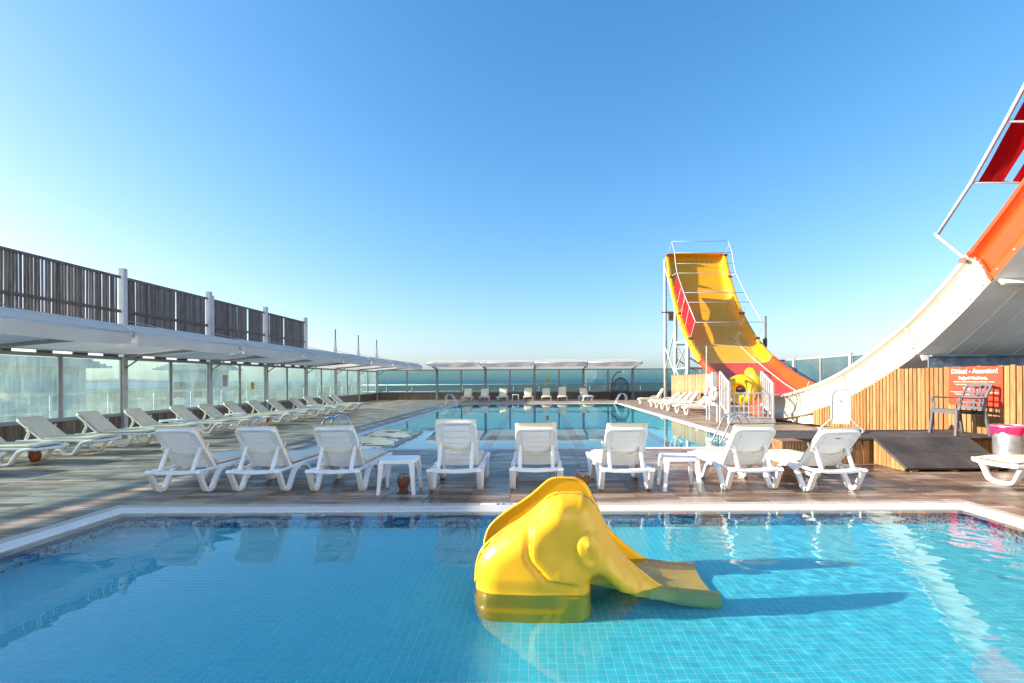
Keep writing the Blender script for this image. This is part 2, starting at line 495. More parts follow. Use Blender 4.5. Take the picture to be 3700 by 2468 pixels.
# splashed zone: between and beside the pools and to the right of them
wx = t.math('MULTIPLY', t.maprange(sx.outputs[0], -6.6, -1.6, 0.0, 1.0), t.maprange(sx.outputs[0], 4.5, 7.0, 1.0, 0.45))
wy = t.maprange(sx.outputs[1], 17.0, 10.0, 0.0, 1.0)
wn_ = t.noise(t.pos(scale=(0.5, 0.9, 1)), 0.9, 4.0, 0.6)
wet = t.math('MULTIPLY', t.math('MULTIPLY', wx, wy), t.maprange(wn_, 0.3, 0.5, 0.45, 1.0), clamp=True)
warm = t.math('MULTIPLY', t.maprange(sx.outputs[0], 3.0, 5.6, 0.0, 0.8), t.maprange(wn_, 0.3, 0.6, 1.0, 0.7))
dryb = t.mix(warm, dry, t.mix(0.5, dry, (0.26, 0.165, 0.095)))
col = t.mix(wet, dryb, wetc)
# printed plank joints, three to a tile
pl = t.math('FRACT', t.math('DIVIDE', t.math('ADD', sx.outputs[1], 1.98), 0.0825))
edge = t.math('MINIMUM', pl, t.math('SUBTRACT', 1.0, pl))
col = t.mix(t.maprange(edge, 0.03, 0.11, 0.62, 0.0), col, (0.035, 0.022, 0.016))
pud = t.maprange(t.noise(t.pos(scale=(0.8, 1.6, 1)), 1.5, 4.0, 0.6), 0.50, 0.62, 0.0, 1.0)
rough = t.math('SUBTRACT', t.math('SUBTRACT', 0.52, t.math('MULTIPLY', wet, 0.15)), t.math('MULTIPLY', t.math('MULTIPLY', wet, pud), 0.14))
b = t.principled(Base_Color=col, Roughness=rough)
b.inputs['Specular IOR Level'].default_value = 0.36
t.link(t.bump(g, 0.16, 0.004), b.inputs['Normal'])
MAT['deck'] = t.surf(b)
MAT['grout'] = plain('dark_grout', (0.060, 0.050, 0.042), 0.85, kind='world')

MAT['coping'] = plain('beige_coping_tile', (0.50, 0.44, 0.38), 0.45, var=0.08, vscale=3, kind='world', dirt=(0.34, 0.29, 0.24), dirt_amt=0.4, dscale=2.0)
MAT['grating'] = plain('white_gutter_grating', (0.80, 0.80, 0.79), 0.45, var=0.03, kind='world')
MAT['gutter'] = plain('dark_gutter_channel', (0.10, 0.10, 0.11), 0.7, kind='world')

def tilemat(name, cols, rough=0.25):
    t = NT(name)
    attr = t.new('ShaderNodeAttribute', attribute_name='rnd').outputs['Fac']
    rnd = t.math('FRACT', t.math('ADD', attr, t.new('ShaderNodeObjectInfo').outputs['Random']))
    c = t.mix(rnd, cols[0], cols[1])
    b = t.principled(Base_Color=c, Roughness=rough)
    return t.surf(b)
MAT['pooltile'] = tilemat('blue_pool_tile', ((0.060, 0.66, 0.84), (0.085, 0.71, 0.88)))
MAT['poolgrout'] = plain('pale_pool_grout', (0.46, 0.82, 0.90), 0.7, kind='world', var=0.04)

# staggered glass mosaic on the pool sides
def mosaic(name, horizontal):
    t = NT(name)
    geo = t.new('ShaderNodeNewGeometry').outputs['Position']
    s = t.new('ShaderNodeSeparateXYZ'); t.link(geo, s.inputs[0])
    cmb = t.new('ShaderNodeCombineXYZ')
    t.link(s.outputs[2], cmb.inputs[0]); t.link(s.outputs[0 if horizontal else 1], cmb.inputs[1])
    br = t.new('ShaderNodeTexBrick')
    br.offset = 0.5; br.inputs['Scale'].default_value = 1.0
    br.inputs['Brick Width'].default_value = 0.075; br.inputs['Row Height'].default_value = 0.036
    br.inputs['Mortar Size'].default_value = 0.0022; br.inputs['Mortar Smooth'].default_value = 0.1
    br.inputs['Bias'].default_value = 0.0
    br.inputs['Color1'].default_value = (0, 0, 0, 1); br.inputs['Color2'].default_value = (1, 1, 1, 1); br.inputs['Mortar'].default_value = (0.5, 0.5, 0.5, 1)
    t.link(cmb.outputs[0], br.inputs['Vector'])
    c = t.ramp(br.outputs['Color'], [(0.0, (0.006, 0.070, 0.300)), (0.35, (0.012, 0.160, 0.480)), (0.60, (0.040, 0.440, 0.640)), (0.9, (0.18, 0.68, 0.74))])
    c = t.mix(br.outputs['Fac'], c, (0.33, 0.55, 0.60))
    b = t.principled(Base_Color=c, Roughness=0.2)
    t.link(t.bump(t.math('SUBTRACT', 1.0, br.outputs['Fac']), 0.5, 0.003), b.inputs['Normal'])
    return t.surf(b)
MAT['mosaic_x'] = mosaic('blue_mosaic_x', True)
MAT['mosaic_y'] = mosaic('blue_mosaic_y', False)
MAT['navy'] = plain('navy_edge_tile', (0.010, 0.026, 0.190), 0.25, kind='world')

# water
def water_mat(name, tint=(0.97, 0.995, 1.0)):
    t = NT(name)
    g = t.new('ShaderNodeBsdfGlass'); g.inputs['IOR'].default_value = 1.333; g.inputs['Roughness'].default_value = 0.0
    g.inputs['Color'].default_value = (*tint, 1)
    return t.surf(g)
MAT['water'] = water_mat('pool_water', (0.88, 0.99, 0.985))
MAT['bigwater'] = water_mat('deep_pool_water', (0.86, 0.985, 0.985))

# tinted, dusty windbreak glass
def glassmat(name, tint, dust_lo, dust_hi, dustcol):
    t = NT(name)
    tr = t.new('ShaderNodeBsdfTransparent'); tr.inputs['Color'].default_value = (*tint, 1)
    p = t.pos(kind='world')
    streak = t.noise(t.pos(scale=(6, 6, 0.5)), 3.0, 5.0, 0.6)
    blotch = t.noise(p, 1.1, 5.0, 0.6)
    d = t.math('MULTIPLY', t.maprange(streak, 0.3, 0.75, 0.4, 1.0), t.maprange(blotch, 0.3, 0.7, dust_lo, dust_hi))
    df = t.new('ShaderNodeBsdfDiffuse'); df.inputs['Color'].default_value = (*dustcol, 1)
    tl = t.new('ShaderNodeBsdfTranslucent'); tl.inputs['Color'].default_value = (*dustcol, 1)
    m0 = t.new('ShaderNodeMixShader'); m0.inputs[0].default_value = 0.6
    t.link(df.outputs[0], m0.inputs[1]); t.link(tl.outputs[0], m0.inputs[2])
    m1 = t.new('ShaderNodeMixShader'); t.link(d, m1.inputs[0]); t.link(tr.outputs[0], m1.inputs[1]); t.link(m0.outputs[0], m1.inputs[2])
    gl = t.new('ShaderNodeBsdfGlossy'); gl.inputs['Roughness'].default_value = 0.02; gl.inputs['Color'].default_value = (0.95, 1, 1, 1)
    lw = t.new('ShaderNodeLayerWeight'); lw.inputs['Blend'].default_value = 0.5
    fz = t.math('ADD', 0.03, t.math('MULTIPLY', 0.6, t.math('POWER', lw.outputs['Facing'], 4.0)))
    m2 = t.new('ShaderNodeMixShader'); t.link(fz, m2.inputs[0]); t.link(m1.outputs[0], m2.inputs[1]); t.link(gl.outputs[0], m2.inputs[2])
    return t.surf(m2)
MAT['glass'] = glassmat('green_tinted_glass', (0.76, 0.88, 0.88), 0.08, 0.26, (0.54, 0.68, 0.67))
MAT['glassdusty'] = glassmat('dusty_sunlit_glass', (0.50, 0.70, 0.74), 0.22, 0.42, (0.30, 0.46, 0.50))
MAT['glassblue'] = glassmat('blue_green_tinted_glass', (0.68, 0.85, 0.87), 0.08, 0.20, (0.40, 0.58, 0.60))
# ================================================================== setting
# measured plan: x to the right, y away from the camera, z up, deck at z = 0
WX_L, WY_B, WX_R = -11.8, 36.4, 11.9
SP = (-4.79, 4.87, 0.40, 5.67)      # children's pool, outer edge of its coping
BP = (-4.90, 4.95, 10.0, 29.4)      # swimming pool
SP_FLOOR, BP_FLOOR, WATER_Z = -0.40, -1.35, -0.015

def subtract(r, h):
    x0, x1, y0, y1 = r; a0, a1, b0, b1 = h
    if x1 <= a0 or x0 >= a1 or y1 <= b0 or y0 >= b1: return [r]
    out = []
    if x0 < a0: out.append((x0, a0, y0, y1)); x0 = a0
    if x1 > a1: out.append((a1, x1, y0, y1)); x1 = a1
    if y0 < b0: out.append((x0, x1, y0, b0)); y0 = b0
    if y1 > b1: out.append((x0, x1, b1, y1)); y1 = b1
    return out

def rnd_attr(me, per_face):
    a = me.attributes.new('rnd', 'FLOAT', 'FACE'); a.data.foreach_set('value', per_face)

deck = MB()
for r in subtract((WX_L - 0.3, WX_R + 0.3, -4.0, WY_B + 0.3), SP):
    for q in subtract(r, BP):
        deck.box(q[0], q[1], q[2], q[3], -0.30, -0.006)
deck = deck.build('deck', MAT['grout'], kind='structure')

TW, TL = 0.165, 0.5
near_tiles, far_b, far_r = [], MB(), []
y = -1.98; row = 0
while y < WY_B:
    x = 0.16 - TL * 26
    while x < WX_R:
        g = 0.0016; gx = 0.003
        r0 = (max(x + gx, WX_L), min(x + TL - gx, WX_R), y + g, min(y + TW - g, WY_B))
        if r0[1] - r0[0] > 0.03:
            pieces = [q for a in subtract(r0, SP) for q in subtract(a, BP)]
            for q in pieces:
                if q[1] - q[0] < 0.02 or q[3] - q[2] < 0.02: continue
                cx, cyy = (q[0] + q[1]) / 2, (q[2] + q[3]) / 2
                u = cx / max(cyy, 0.1)
                if 5.66 < cyy < 8.7 and -1.12 < u < 1.02 and len(pieces) == 1 and q == r0 and (r0[1] - r0[0]) > 0.49 and (r0[3] - r0[2]) > 0.16:
                    near_tiles.append((cyy, r0)); continue
                n0 = len(far_b.f)
                if cyy < 16: far_b.bbox(q[0], q[1], q[2], q[3], -0.006, 0.0, 0.002)
                else: far_b.box(q[0], q[1], q[2], q[3], -0.006, 0.0)
                far_r += [random.random()] * (len(far_b.f) - n0)
        x += TL
    y += TW; row += 1
near_tiles.sort()
pick, rest = near_tiles[:300], near_tiles[300:]
for _, q in rest:
    n0 = len(far_b.f); far_b.bbox(q[0], q[1], q[2], q[3], -0.006, 0.0, 0.002); far_r += [random.random()] * (len(far_b.f) - n0)
fm = far_b.mesh('deck_tiles', MAT['deck']); rnd_attr(fm, far_r)
inst('deck_tiles', fm, deck, kind='stuff')
tm = MB().bbox(-TL / 2 + 0.003, TL / 2 - 0.003, -TW / 2 + 0.0016, TW / 2 - 0.0016, -0.006, 0.0, 0.002).mesh('deck_tile', MAT['deck'])
rnd_attr(tm, [0.0] * len(tm.polygons))
for _, q in pick:
    inst('deck_tile', tm, deck, loc=((q[0] + q[1]) / 2, (q[2] + q[3]) / 2, 0.0004 * random.random()))

# ------------------------------------------------------------------ pools
def ring_rects(o, i):
    return [(o[0], o[1], i[3], o[3]), (o[0], o[1], o[2], i[2]), (o[0], i[0], i[2], i[3]), (i[1], o[1], i[2], i[3])]
def inset(r, d): return (r[0] + d, r[1] - d, r[2] + d, r[3] - d)

def make_pool(name, R, floor_z, tiles_as_parts, tile, mats):
    root = empty(name, ((R[0] + R[1]) / 2, (R[2] + R[3]) / 2, 0), kind='structure')
    M0 = Vector(root.location)
    def put(nm, mb, mat, par=root, **kw):
        me = mb.mesh(nm, mat, kw.pop('smooth', False))
        off = M0 if par is root else Vector((0, 0, 0))
        me.transform(Matrix.Translation(-M0)) if par is root else None
        return inst(nm, me, par, **kw)
    r1, r2, r3 = inset(R, 0.11), inset(R, 0.31), inset(R, 0.48)
    # coping tiles
    pieces = []
    for k, (a0, a1, b0, b1) in enumerate(ring_rects(R, r1)):
        horiz = k < 2
        L = (a1 - a0) if horiz else (b1 - b0)
        n = max(1, round(L / 0.25))
        for i in range(n):
            s0, s1 = L * i / n + 0.0015, L * (i + 1) / n - 0.0015
            pieces.append((a0 + s0, a0 + s1, b0 + 0.001, b1 - 0.001) if horiz else (a0 + 0.001, a1 - 0.001, b0 + s0, b0 + s1))
    bed = MB()
    for q in ring_rects(R, r1): bed.box(q[0], q[1], q[2], q[3], -0.12, -0.007)
    put('coping_bed', bed, MAT['grout'])
    if tiles_as_parts:
        for q in pieces:
            put('coping_tile', MB().bbox(q[0], q[1], q[2], q[3], -0.007, 0.003, 0.002), MAT['coping'])
    else:
        mb = MB()
        for q in pieces: mb.bbox(q[0], q[1], q[2], q[3], -0.007, 0.003, 0.002)
        put('coping_tiles', mb, MAT['coping'], kind='stuff')
    # gutter channel and grating bars
    ch = MB()
    for q in ring_rects(r1, r2): ch.box(q[0], q[1], q[2], q[3], -0.20, -0.06)
    put('gutter_channel', ch, MAT['gutter'])
    gb = MB(); step = 0.020
    for k, (a0, a1, b0, b1) in enumerate(ring_rects(r1, r2)):
        if k < 2:
            n = int((a1 - a0) / step)
            for i in range(n):
                gb.box(a0 + i * step, a0 + i * step + 0.0125, b0 + 0.012, b1 - 0.012, -0.03, -0.001)
            gb.box(a0, a1, b0, b0 + 0.012, -0.03, -0.0015); gb.box(a0, a1, b1 - 0.012, b1, -0.03, -0.0015)
        else:
            n = int((b1 - b0) / step)
            for i in range(n):
                gb.box(a0 + 0.012, a1 - 0.012, b0 + i * step, b0 + i * step + 0.0125, -0.03, -0.001)
            gb.box(a0, a0 + 0.012, b0, b1, -0.03, -0.0015); gb.box(a1 - 0.012, a1, b0, b1, -0.03, -0.0015)
    put('gutter_grating', gb, MAT['grating'], kind='stuff')
    # beach ledge that slopes under the water, mitred at the corners
    zo, zi = -0.010, -0.052
    lo, li = r2, r3
    co = [(lo[0], lo[2]), (lo[1], lo[2]), (lo[1], lo[3]), (lo[0], lo[3])]
    ci = [(li[0], li[2]), (li[1], li[2]), (li[1], li[3]), (li[0], li[3])]
    for k in range(4):
        j = (k + 1) % 4
        A, B, Ca, D = Vector((*co[k], zo)), Vector((*co[j], zo)), Vector((*ci[j], zi)), Vector((*ci[k], zi))
        n = max(1, round((B - A).length / 0.25)) if tiles_as_parts else 1
        strip = MB()
        for i in range(n):
            gap = 0.0012 / max(0.3, (B - A).length) if n > 1 else 0
            f0, f1 = i / n + gap, (i + 1) / n - gap
            P = [A.lerp(B, f0), A.lerp(B, f1), D.lerp(Ca, f1), D.lerp(Ca, f0)]
            Q = [p + Vector((0, 0, -0.012)) for p in P]
            if tiles_as_parts: strip = MB()
            b = len(strip.v); strip.v += [tuple(p) for p in P + Q]
            strip.f += [(b, b + 1, b + 2, b + 3), (b + 4, b + 5, b + 1, b), (b + 5, b + 6, b + 2, b + 1), (b + 6, b + 7, b + 3, b + 2), (b + 7, b + 4, b, b + 3)]
            if tiles_as_parts: put('ledge_tile', strip, MAT['coping'])
        if not tiles_as_parts: put('ledge', strip, MAT['coping'])
        b2 = MB(); P = [A, B, Ca, D]; P = [p + Vector((0, 0, -0.009)) for p in P]
        b2.v += [tuple(p) for p in P] + [tuple(p + Vector((0, 0, -0.15))) for p in P]
        b2.f += [(0, 1, 2, 3), (4, 5, 1, 0), (6, 7, 3, 2)]
        put('ledge_bed', b2, MAT['grout'])
    # navy lip and the walls
    lip, w = r3, inset(R, 0.50)
    lb = MB()
    for q in ring_rects(inset(R, 0.425), w): lb.box(q[0], q[1], q[2], q[3], -0.115, -0.037)
    put('navy_edge', lb, MAT['navy'])
    z0, z1 = floor_z - 0.05, -0.116
    walls = [('mosaic_wall', (w[0], w[1], w[3], w[3] + 0.1), 0), ('mosaic_wall', (w[0], w[1], w[2] - 0.1, w[2]), 0),
             ('mosaic_wall', (w[0] - 0.1, w[0], w[2], w[3]), 1), ('mosaic_wall', (w[1], w[1] + 0.1, w[2], w[3]), 1)]
    for nm, q, ax in walls:
        put(nm, MB().box(q[0], q[1], q[2], q[3], z0, z1), mats[1 + ax])
    return root, w, put

small, SW, sput = make_pool('small_pool', SP, SP_FLOOR, True, 0.053, (None, MAT['mosaic_x'], MAT['mosaic_y']))
M0 = Vector(small.location)
fl = MB().box(SW[0] - 0.05, SW[1] + 0.05, SW[2] - 0.05, SW[3] + 0.05, SP_FLOOR - 0.1, SP_FLOOR - 0.002)
floor_s = sput('pool_floor', fl, MAT['poolgrout'])
TP = 0.0535
tl, tr_, singles = MB(), [], []
nx, ny = int((SW[1] - SW[0]) / TP), int((SW[3] - SW[2]) / TP)
for j in range(ny + 1):
    for i in range(nx + 1):
        x0 = SW[0] + i * TP; y0 = SW[3] - (j + 1) * TP
        x1, y1 = min(x0 + TP, SW[1]), y0 + TP
        y0 = max(y0, SW[2])
        if x1 - x0 < 0.02 or y1 - y0 < 0.02: continue
        yc, xc = (y0 + y1) / 2, (x0 + x1) / 2
        if 2.62 < yc < 2.62 + TP * 2.9 and -1.10 * yc < xc < 0.98 * yc and x1 == x0 + TP:
            singles.append((xc, yc)); continue
        g = 0.0025
        n0 = len(tl.f)
        tl.box(x0 + g - M0.x, x1 - g - M0.x, y0 + g - M0.y, y1 - g - M0.y, SP_FLOOR - 0.002, SP_FLOOR)
        tr_ += [random.random()] * (len(tl.f) - n0)
fm = tl.mesh('floor_tiles', MAT['pooltile']); rnd_attr(fm, tr_)
ftiles = inst('floor_tiles', fm, floor_s, kind='stuff')
sm = MB().box(-TP / 2 + 0.0025, TP / 2 - 0.0025, -TP / 2 + 0.0025, TP / 2 - 0.0025, -0.002, 0.0).mesh('floor_tile', MAT['pooltile'])
rnd_attr(sm, [0.0] * len(sm.polygons))
receivers = [floor_s, ftiles]
for k, (xc, yc) in enumerate(singles):
    o = inst('floor_tile' if k < 300 else 'floor_tile', sm, floor_s, loc=(xc - M0.x, yc - M0.y, SP_FLOOR))
    receivers.append(o)
# depth marking, painted so that it reads from the pool
dm = text_mesh('40 CM', 0.105, MAT['print_blue'], 'depth_marking', bold=0.004)
inst('depth_marking', dm, small, loc=(-0.30 - M0.x, SP[3] - 0.055 - M0.y, 0.0045), rot=(0, 0, pi), scale=(1.25, 0.8, 1))
mk = MB().box(-0.36, 0.36, -0.05, 0.05, 0, 0.0012).mesh('marking_tile', MAT['signwhite'])
inst('marking_tile', mk, small, loc=(-0.30 - M0.x, SP[3] - 0.055 - M0.y, 0.0028))

big, BW, bput = make_pool('swimming_pool', BP, BP_FLOOR, False, 0.1, (None, MAT['bigwall'] if 'bigwall' in MAT else None, None))
t = NT('teal_pool_finish')
p = t.pos(kind='world')
br = t.new('ShaderNodeTexBrick'); br.offset = 0.0
br.inputs['Scale'].default_value = 1.0; br.inputs['Brick Width'].default_value = 0.12; br.inputs['Row Height'].default_value = 0.12
br.inputs['Mortar Size'].default_value = 0.004
br.inputs['Color1'].default_value = (0.020, 0.47, 0.53, 1); br.inputs['Color2'].default_value = (0.028, 0.51, 0.57, 1); br.inputs['Mortar'].default_value = (0.16, 0.55, 0.62, 1)
t.link(p, br.inputs['Vector'])
bb = t.principled(Base_Color=br.outputs['Color'], Roughness=0.3)
MAT['bigtile'] = t.surf(bb)
for o in big.children:
    if o.name.startswith('mosaic_wall'):
        o.name = 'pool_side'; o.data.materials.clear(); o.data.materials.append(MAT['bigtile']); receivers.append(o)
M1 = Vector(big.location)
floor_b = bput('pool_floor', MB().box(BW[0] - 0.05, BW[1] + 0.05, BW[2] - 0.05, BW[3] + 0.05, BP_FLOOR - 0.1, BP_FLOOR), MAT['bigtile'])
receivers.append(floor_b)
for xl in (-3.40, -1.25, 0.98, 3.20):
    o = bput('lane_line', MB().box(xl - 0.13, xl + 0.13, BW[2] + 0.8, BW[3] - 0.6, BP_FLOOR, BP_FLOOR + 0.004), MAT['navy']); receivers.append(o)
o = bput('lane_line', MB().box(BW[0], BW[1], 23.6, 23.75, BP_FLOOR + 0.004, BP_FLOOR + 0.008), MAT['navy']); receivers.append(o)

def water_sheet(name, R, step, fn, mat):
    nx, ny = int((R[1] - R[0]) / step), int((R[3] - R[2]) / step)
    mb = MB().grid(nx, ny, lambda a, b: (R[0] + (R[1] - R[0]) * a, R[2] + (R[3] - R[2]) * b, fn(R[0] + (R[1] - R[0]) * a, R[2] + (R[3] - R[2]) * b)))
    o = mb.build(name, mat, smooth=True, kind='structure')
    o.cycles.is_caustics_caster = True
    return o
def wave_small(x, y):
    # calmer on the left, ruffled on the right
    r = 1 / (1 + math.exp(-(x - 0.9) * 1.7))
    c = 0.55 + 0.9 * max(0.0, mnoise.noise(Vector((x * 0.7, y * 0.7, 3.1))) + 0.25)
    z = (0.0009 + 0.0005 * r) * mnoise.noise(Vector((x * 3.1, y * 4.2, 0.3)))
    z += (0.0004 + 0.0013 * r) * mnoise.noise(Vector((x * 6.5 + y * 3, y * 8.5 - x, 5.0)))
    z += (0.00026 + 0.00062 * r) * mnoise.noise(Vector((x * 12.0 + y * 5, y * 17.0, 9.0)))
    z += 0.0004 * sin(9 * x + 12 * y + 2.2 * mnoise.noise(Vector((x, y, 7))))
    return WATER_Z + z * c
def wave_big(x, y):
    c = 0.16 + 1.0 * max(0.0, mnoise.noise(Vector((x * 0.33, y * 0.22, 8.1))) + 0.05) * (1.0 if y < 17 else 0.4)
    z = 0.0030 * mnoise.noise(Vector((x * 1.6, y * 2.2, 0.3))) + 0.0014 * mnoise.noise(Vector((x * 4.0, y * 5.0, 1.3)))
    return WATER_Z + z * c
water_small = water_sheet('water', (SP[0] + 0.312, SP[1] - 0.312, SP[2] + 0.312, SP[3] - 0.312), 0.019, wave_small, MAT['water'])
water_big = water_sheet('water', (BP[0] + 0.312, BP[1] - 0.312, BP[2] + 0.312, BP[3] - 0.312), 0.08, wave_big, MAT['bigwater'])
for o in list(small.children) + list(big.children): receivers.append(o)
sun_d.cycles.is_caustics_light = True

# ------------------------------------------------------------------ glass windbreaks, posts, fence, awnings
def plank_mesh(w, h, d, mat, name='kick_plank'):
    return MB().box(-w / 2, w / 2, -d, 0, 0, h).mesh(name, mat)
def bay(x, y, rz, L, kick, bot, top, label, group, glass, planks, both_ends=0.06, extra=None):
    """one bay of windbreak; local x runs along the wall, local -y faces the pool"""
    t_ = empty('glass_windbreak', (x, y, 0), rz, label=label, cat='windbreak', group=group)
    a, b_ = both_ends, L - both_ends
    MB().box(a, b_, 0.02, 0.06, 0.0, kick).build('backing_board', MAT['kickwood'], t_)
    n = max(1, int((b_ - a) / 0.115)); w = (b_ - a) / n
    if planks:
        pm = plank_mesh(w - 0.006, kick - 0.02, 0.02, MAT['kickwood'])
        for i in range(n): inst('kick_plank', pm, t_, loc=(a + (i + 0.5) * w, 0.02 + random.uniform(-0.004, 0.0), 0.0))
    else:
        mb = MB()
        for i in range(n):
            d = random.uniform(0, 0.006); mb.box(a + i * w + 0.003, a + (i + 1) * w - 0.003, -d, 0.02, 0, kick - 0.02)
        mb.build('kick_planks', MAT['kickwood'], t_, kind='stuff')
    MB().box(a, b_, -0.03, 0.05, kick, bot).build('bottom_rail', MAT['alu'], t_)
    MB().box(a, b_, -0.03, 0.05, top - 0.08, top).build('top_rail', MAT['alu'], t_)
    m = (a + b_) / 2
    MB().box(m - 0.028, m + 0.028, -0.025, 0.045, bot, top - 0.08).build('mullion', MAT['alu'], t_)
    for p0, p1 in ((a, m - 0.028), (m + 0.028, b_)):
        MB().box(p0 + 0.025, p1 - 0.025, 0.006, 0.014, bot + 0.002, top - 0.082).build('pane', MAT[glass], t_)
        for q0, q1 in ((p0, p0 + 0.025), (p1 - 0.025, p1)): MB().box(q0, q1, -0.015, 0.035, bot, top - 0.08).build('frame_bar', MAT['alu'], t_)
    return t_

def awning(x, y, rz, L, D, zr, zf, zc, zb, label, group, seed):
    t_ = empty('awning', (x, y, 0), rz, label=label, cat='awning', group=group)
    rr = random.Random(seed)
    g0, g1 = 0.05, L - 0.05
    sec = [(-0.02, zr), (-0.25 * D, zr + 0.06), (-0.5 * D, zr + 0.16), (-0.72 * D, zc - 0.09), (-0.86 * D, zc), (-0.93 * D, zc - 0.03), (-D, zf), (-D - 0.012, zf - 0.03), (-D - 0.004, (zf + zb) / 2), (-D + 0.008, zb)]
    ph = rr.random() * 6
    def fn(a, b):
        s = b * (len(sec) - 1); i = min(int(s), len(sec) - 2); f = s - i
        yy = sec[i][0] * (1 - f) + sec[i + 1][0] * f; zz = sec[i][1] * (1 - f) + sec[i + 1][1] * f
        e = sin(pi * a)
        inner = sin(pi * min(1.0, b / 0.66))
        zz -= 0.10 * e * inner * (0.6 if b < 0.45 else -0.35)
        if b > 0.66: zz -= 0.025 * e + 0.012 * sin(a * 9 + ph); yy += 0.02 * sin(a * 14 + ph) * (b - 0.66) * 3
        tuck = 0.05 * (b - 0.66) / 0.34 if b > 0.66 else 0
        xx = g0 + tuck * (1 - a) + (g1 - g0 - tuck) * a if a < 0.5 else g0 + (g1 - g0) * a - tuck * a
        return (xx, yy, zz)
    MB().grid(20, 18, fn).build('canopy', MAT['canvas'], t_, smooth=60)
    MB().tube([(0.02, -D + 0.02, zf - 0.02), (L - 0.02, -D + 0.02, zf - 0.02)], 0.03, 8).build('front_tube', MAT['pipe'], t_, smooth=True)
    return t_

def bracket(x, y, rz, D, zr, zf, label, group):
    t_ = empty('awning_bracket', (x, y, 0), rz, label=label, cat='bracket', group=group)
    sect = rrect(0.04, 0.055, 0.012)
    MB().sweep([(0, -0.07, zr - 0.03), (0, -D * 0.5, (zr + zf) / 2 - 0.02), (0, -D + 0.05, zf - 0.05)], sect, (1, 0, 0)).build('arm', MAT['alu'], t_, smooth=40)
    MB().tube([(0, -0.07, zr - 0.38), (0, -0.55, zr - 0.06)], 0.022, 6).build('strut', MAT['alu'], t_, smooth=True)
    return t_

ORD = ['first', 'second', 'third', 'fourth', 'fifth', 'sixth', 'seventh', 'eighth', 'ninth', 'tenth', 'eleventh', 'twelfth', 'thirteenth', 'fourteenth', 'fifteenth']
# long wall beside the sun loungers
PY = [14.15 + 3.7 * k for k in range(-5, 7)]              # -4.35 ... 36.35
for k in range(len(PY) - 1):
    y0 = PY[k]
    if y0 < 6.0:
        continue
    idx = len(PY) - 1 - k
    bay(WX_L, y0, rad(90), 3.7, 0.44, 0.53, 2.11, 'green glass windbreak bay behind the long lounger row, %s bay from the far corner' % ORD[idx - 1],
        'glass bays of the long wall', 'glass', planks=(8 < y0 < 20))
# unseen part of the long wall, nearer than the frame: one plain run
bay(WX_L, -4.35, rad(90), 11.1, 0.44, 0.53, 2.11, 'near run of the glass windbreak ending beside the small pool', 'glass bays of the long wall', 'glass', planks=False)
for k, y0 in enumerate(PY):
    if y0 < 10: continue
    t_ = empty('steel_post', (WX_L, y0, 0), label='pale grey steel post of the long glass wall, %s from the far corner' % ORD[len(PY) - 1 - k], cat='post', group='posts of the long glass wall')
    if y0 < 26:
        MB().box(-0.05, 0.09, -0.07, 0.07, 0, 4.62).build('shaft', MAT['post'], t_)
        if 17 < y0 < 19: MB().box(-0.05, 0.08, 0.085, 0.19, 2.2, 4.5).build('doubling_bar', MAT['post'], t_)
    else:
        MB().box(-0.05, 0.09, -0.07, 0.07, 0, 3.35).build('shaft', MAT['post'], t_)
        MB().box(-0.025, 0.065, -0.045, 0.045, 3.35, 3.75).build('collar', MAT['post'], t_)
        MB().box(-0.005, 0.045, -0.025, 0.025, 3.75, 4.40).build('tip', MAT['rustpost'], t_)
    MB().box(-0.10, 0.16, -0.12, 0.12, 0, 0.02).build('base_plate', MAT['post'], t_)
# lath fence above it
for k, y0 in enumerate(PY):
    if y0 < 10 or y0 > 25: continue
    t_ = empty('lath_fence', (WX_L - 0.02, y0 + 0.08, 2.20), rad(90), cat='fence', group='lath fence panels above the glass',
               label='weathered lath fence panel above the glass wall, %s from its free end' % ORD[int(round((25.25 - y0) / 3.7)) - 1])
    Lb = 3.7 - 0.16
    meshes = [MB().box(-w / 2, w / 2, -0.012, 0.012, 0.0, 2.18).mesh('lath', MAT['greywood']) for w in ((0.046, 0.058, 0.066, 0.074) if y0 < 12 else (0.058, 0.072, 0.078, 0.083))]
    x = 0.03
    while x < Lb - 0.04:
        gapy = 0.5 + 0.5 * mnoise.noise(Vector((x * 0.9, y0, 1.0)))
        m = random.choice(meshes[:2] if (gapy > (0.35 if y0 < 12 else 0.55) and random.random() < 0.6) else meshes[1:])
        if random.random() > 0.022:
            inst('lath', m, t_, loc=(x, random.choice((0.0, 0.0, 0.012)), random.uniform(-0.02, 0.0)), rot=(0, rad(random.uniform(-0.5, 0.5)), 0))
        x += 0.083
    MB().box(0, Lb, -0.045, -0.012, 2.13, 2.20).build('top_rail', MAT['greywood'], t_)
    MB().box(0, Lb, -0.050, -0.012, 1.16, 1.24).build('mid_rail', MAT['greywood'], t_)
    MB().box(0, Lb, 0.014, 0.045, 0.05, 0.12).build('bottom_rail', MAT['greywood'], t_)
    for q in range(4):
        MB().box(0.1 + q * 0.95 + random.uniform(0, .2), 0.62 + q * 0.95, -0.03, -0.013, -0.10, 0.02).build('filler_board', MAT['greywood'], t_)
t_ = empty('lath_fence', (WX_L - 0.02, -4.3, 2.20), rad(90), label='unseen lower lath fence run above the glass wall beside the small pool', cat='fence', group='lath fence panels above the glass')
mb = MB(); x = 0.0
while x < 14.7:
    yy = x - 4.3
    h = 2.18 if yy > 5.3 else 1.42  # unseen run, top stepped down so the sun reaches the elephant slide
    mb.box(x, x + 0.078, -0.012, 0.012, 0.0, h); x += 0.083
mb.build('laths', MAT['greywood'], t_, kind='stuff')
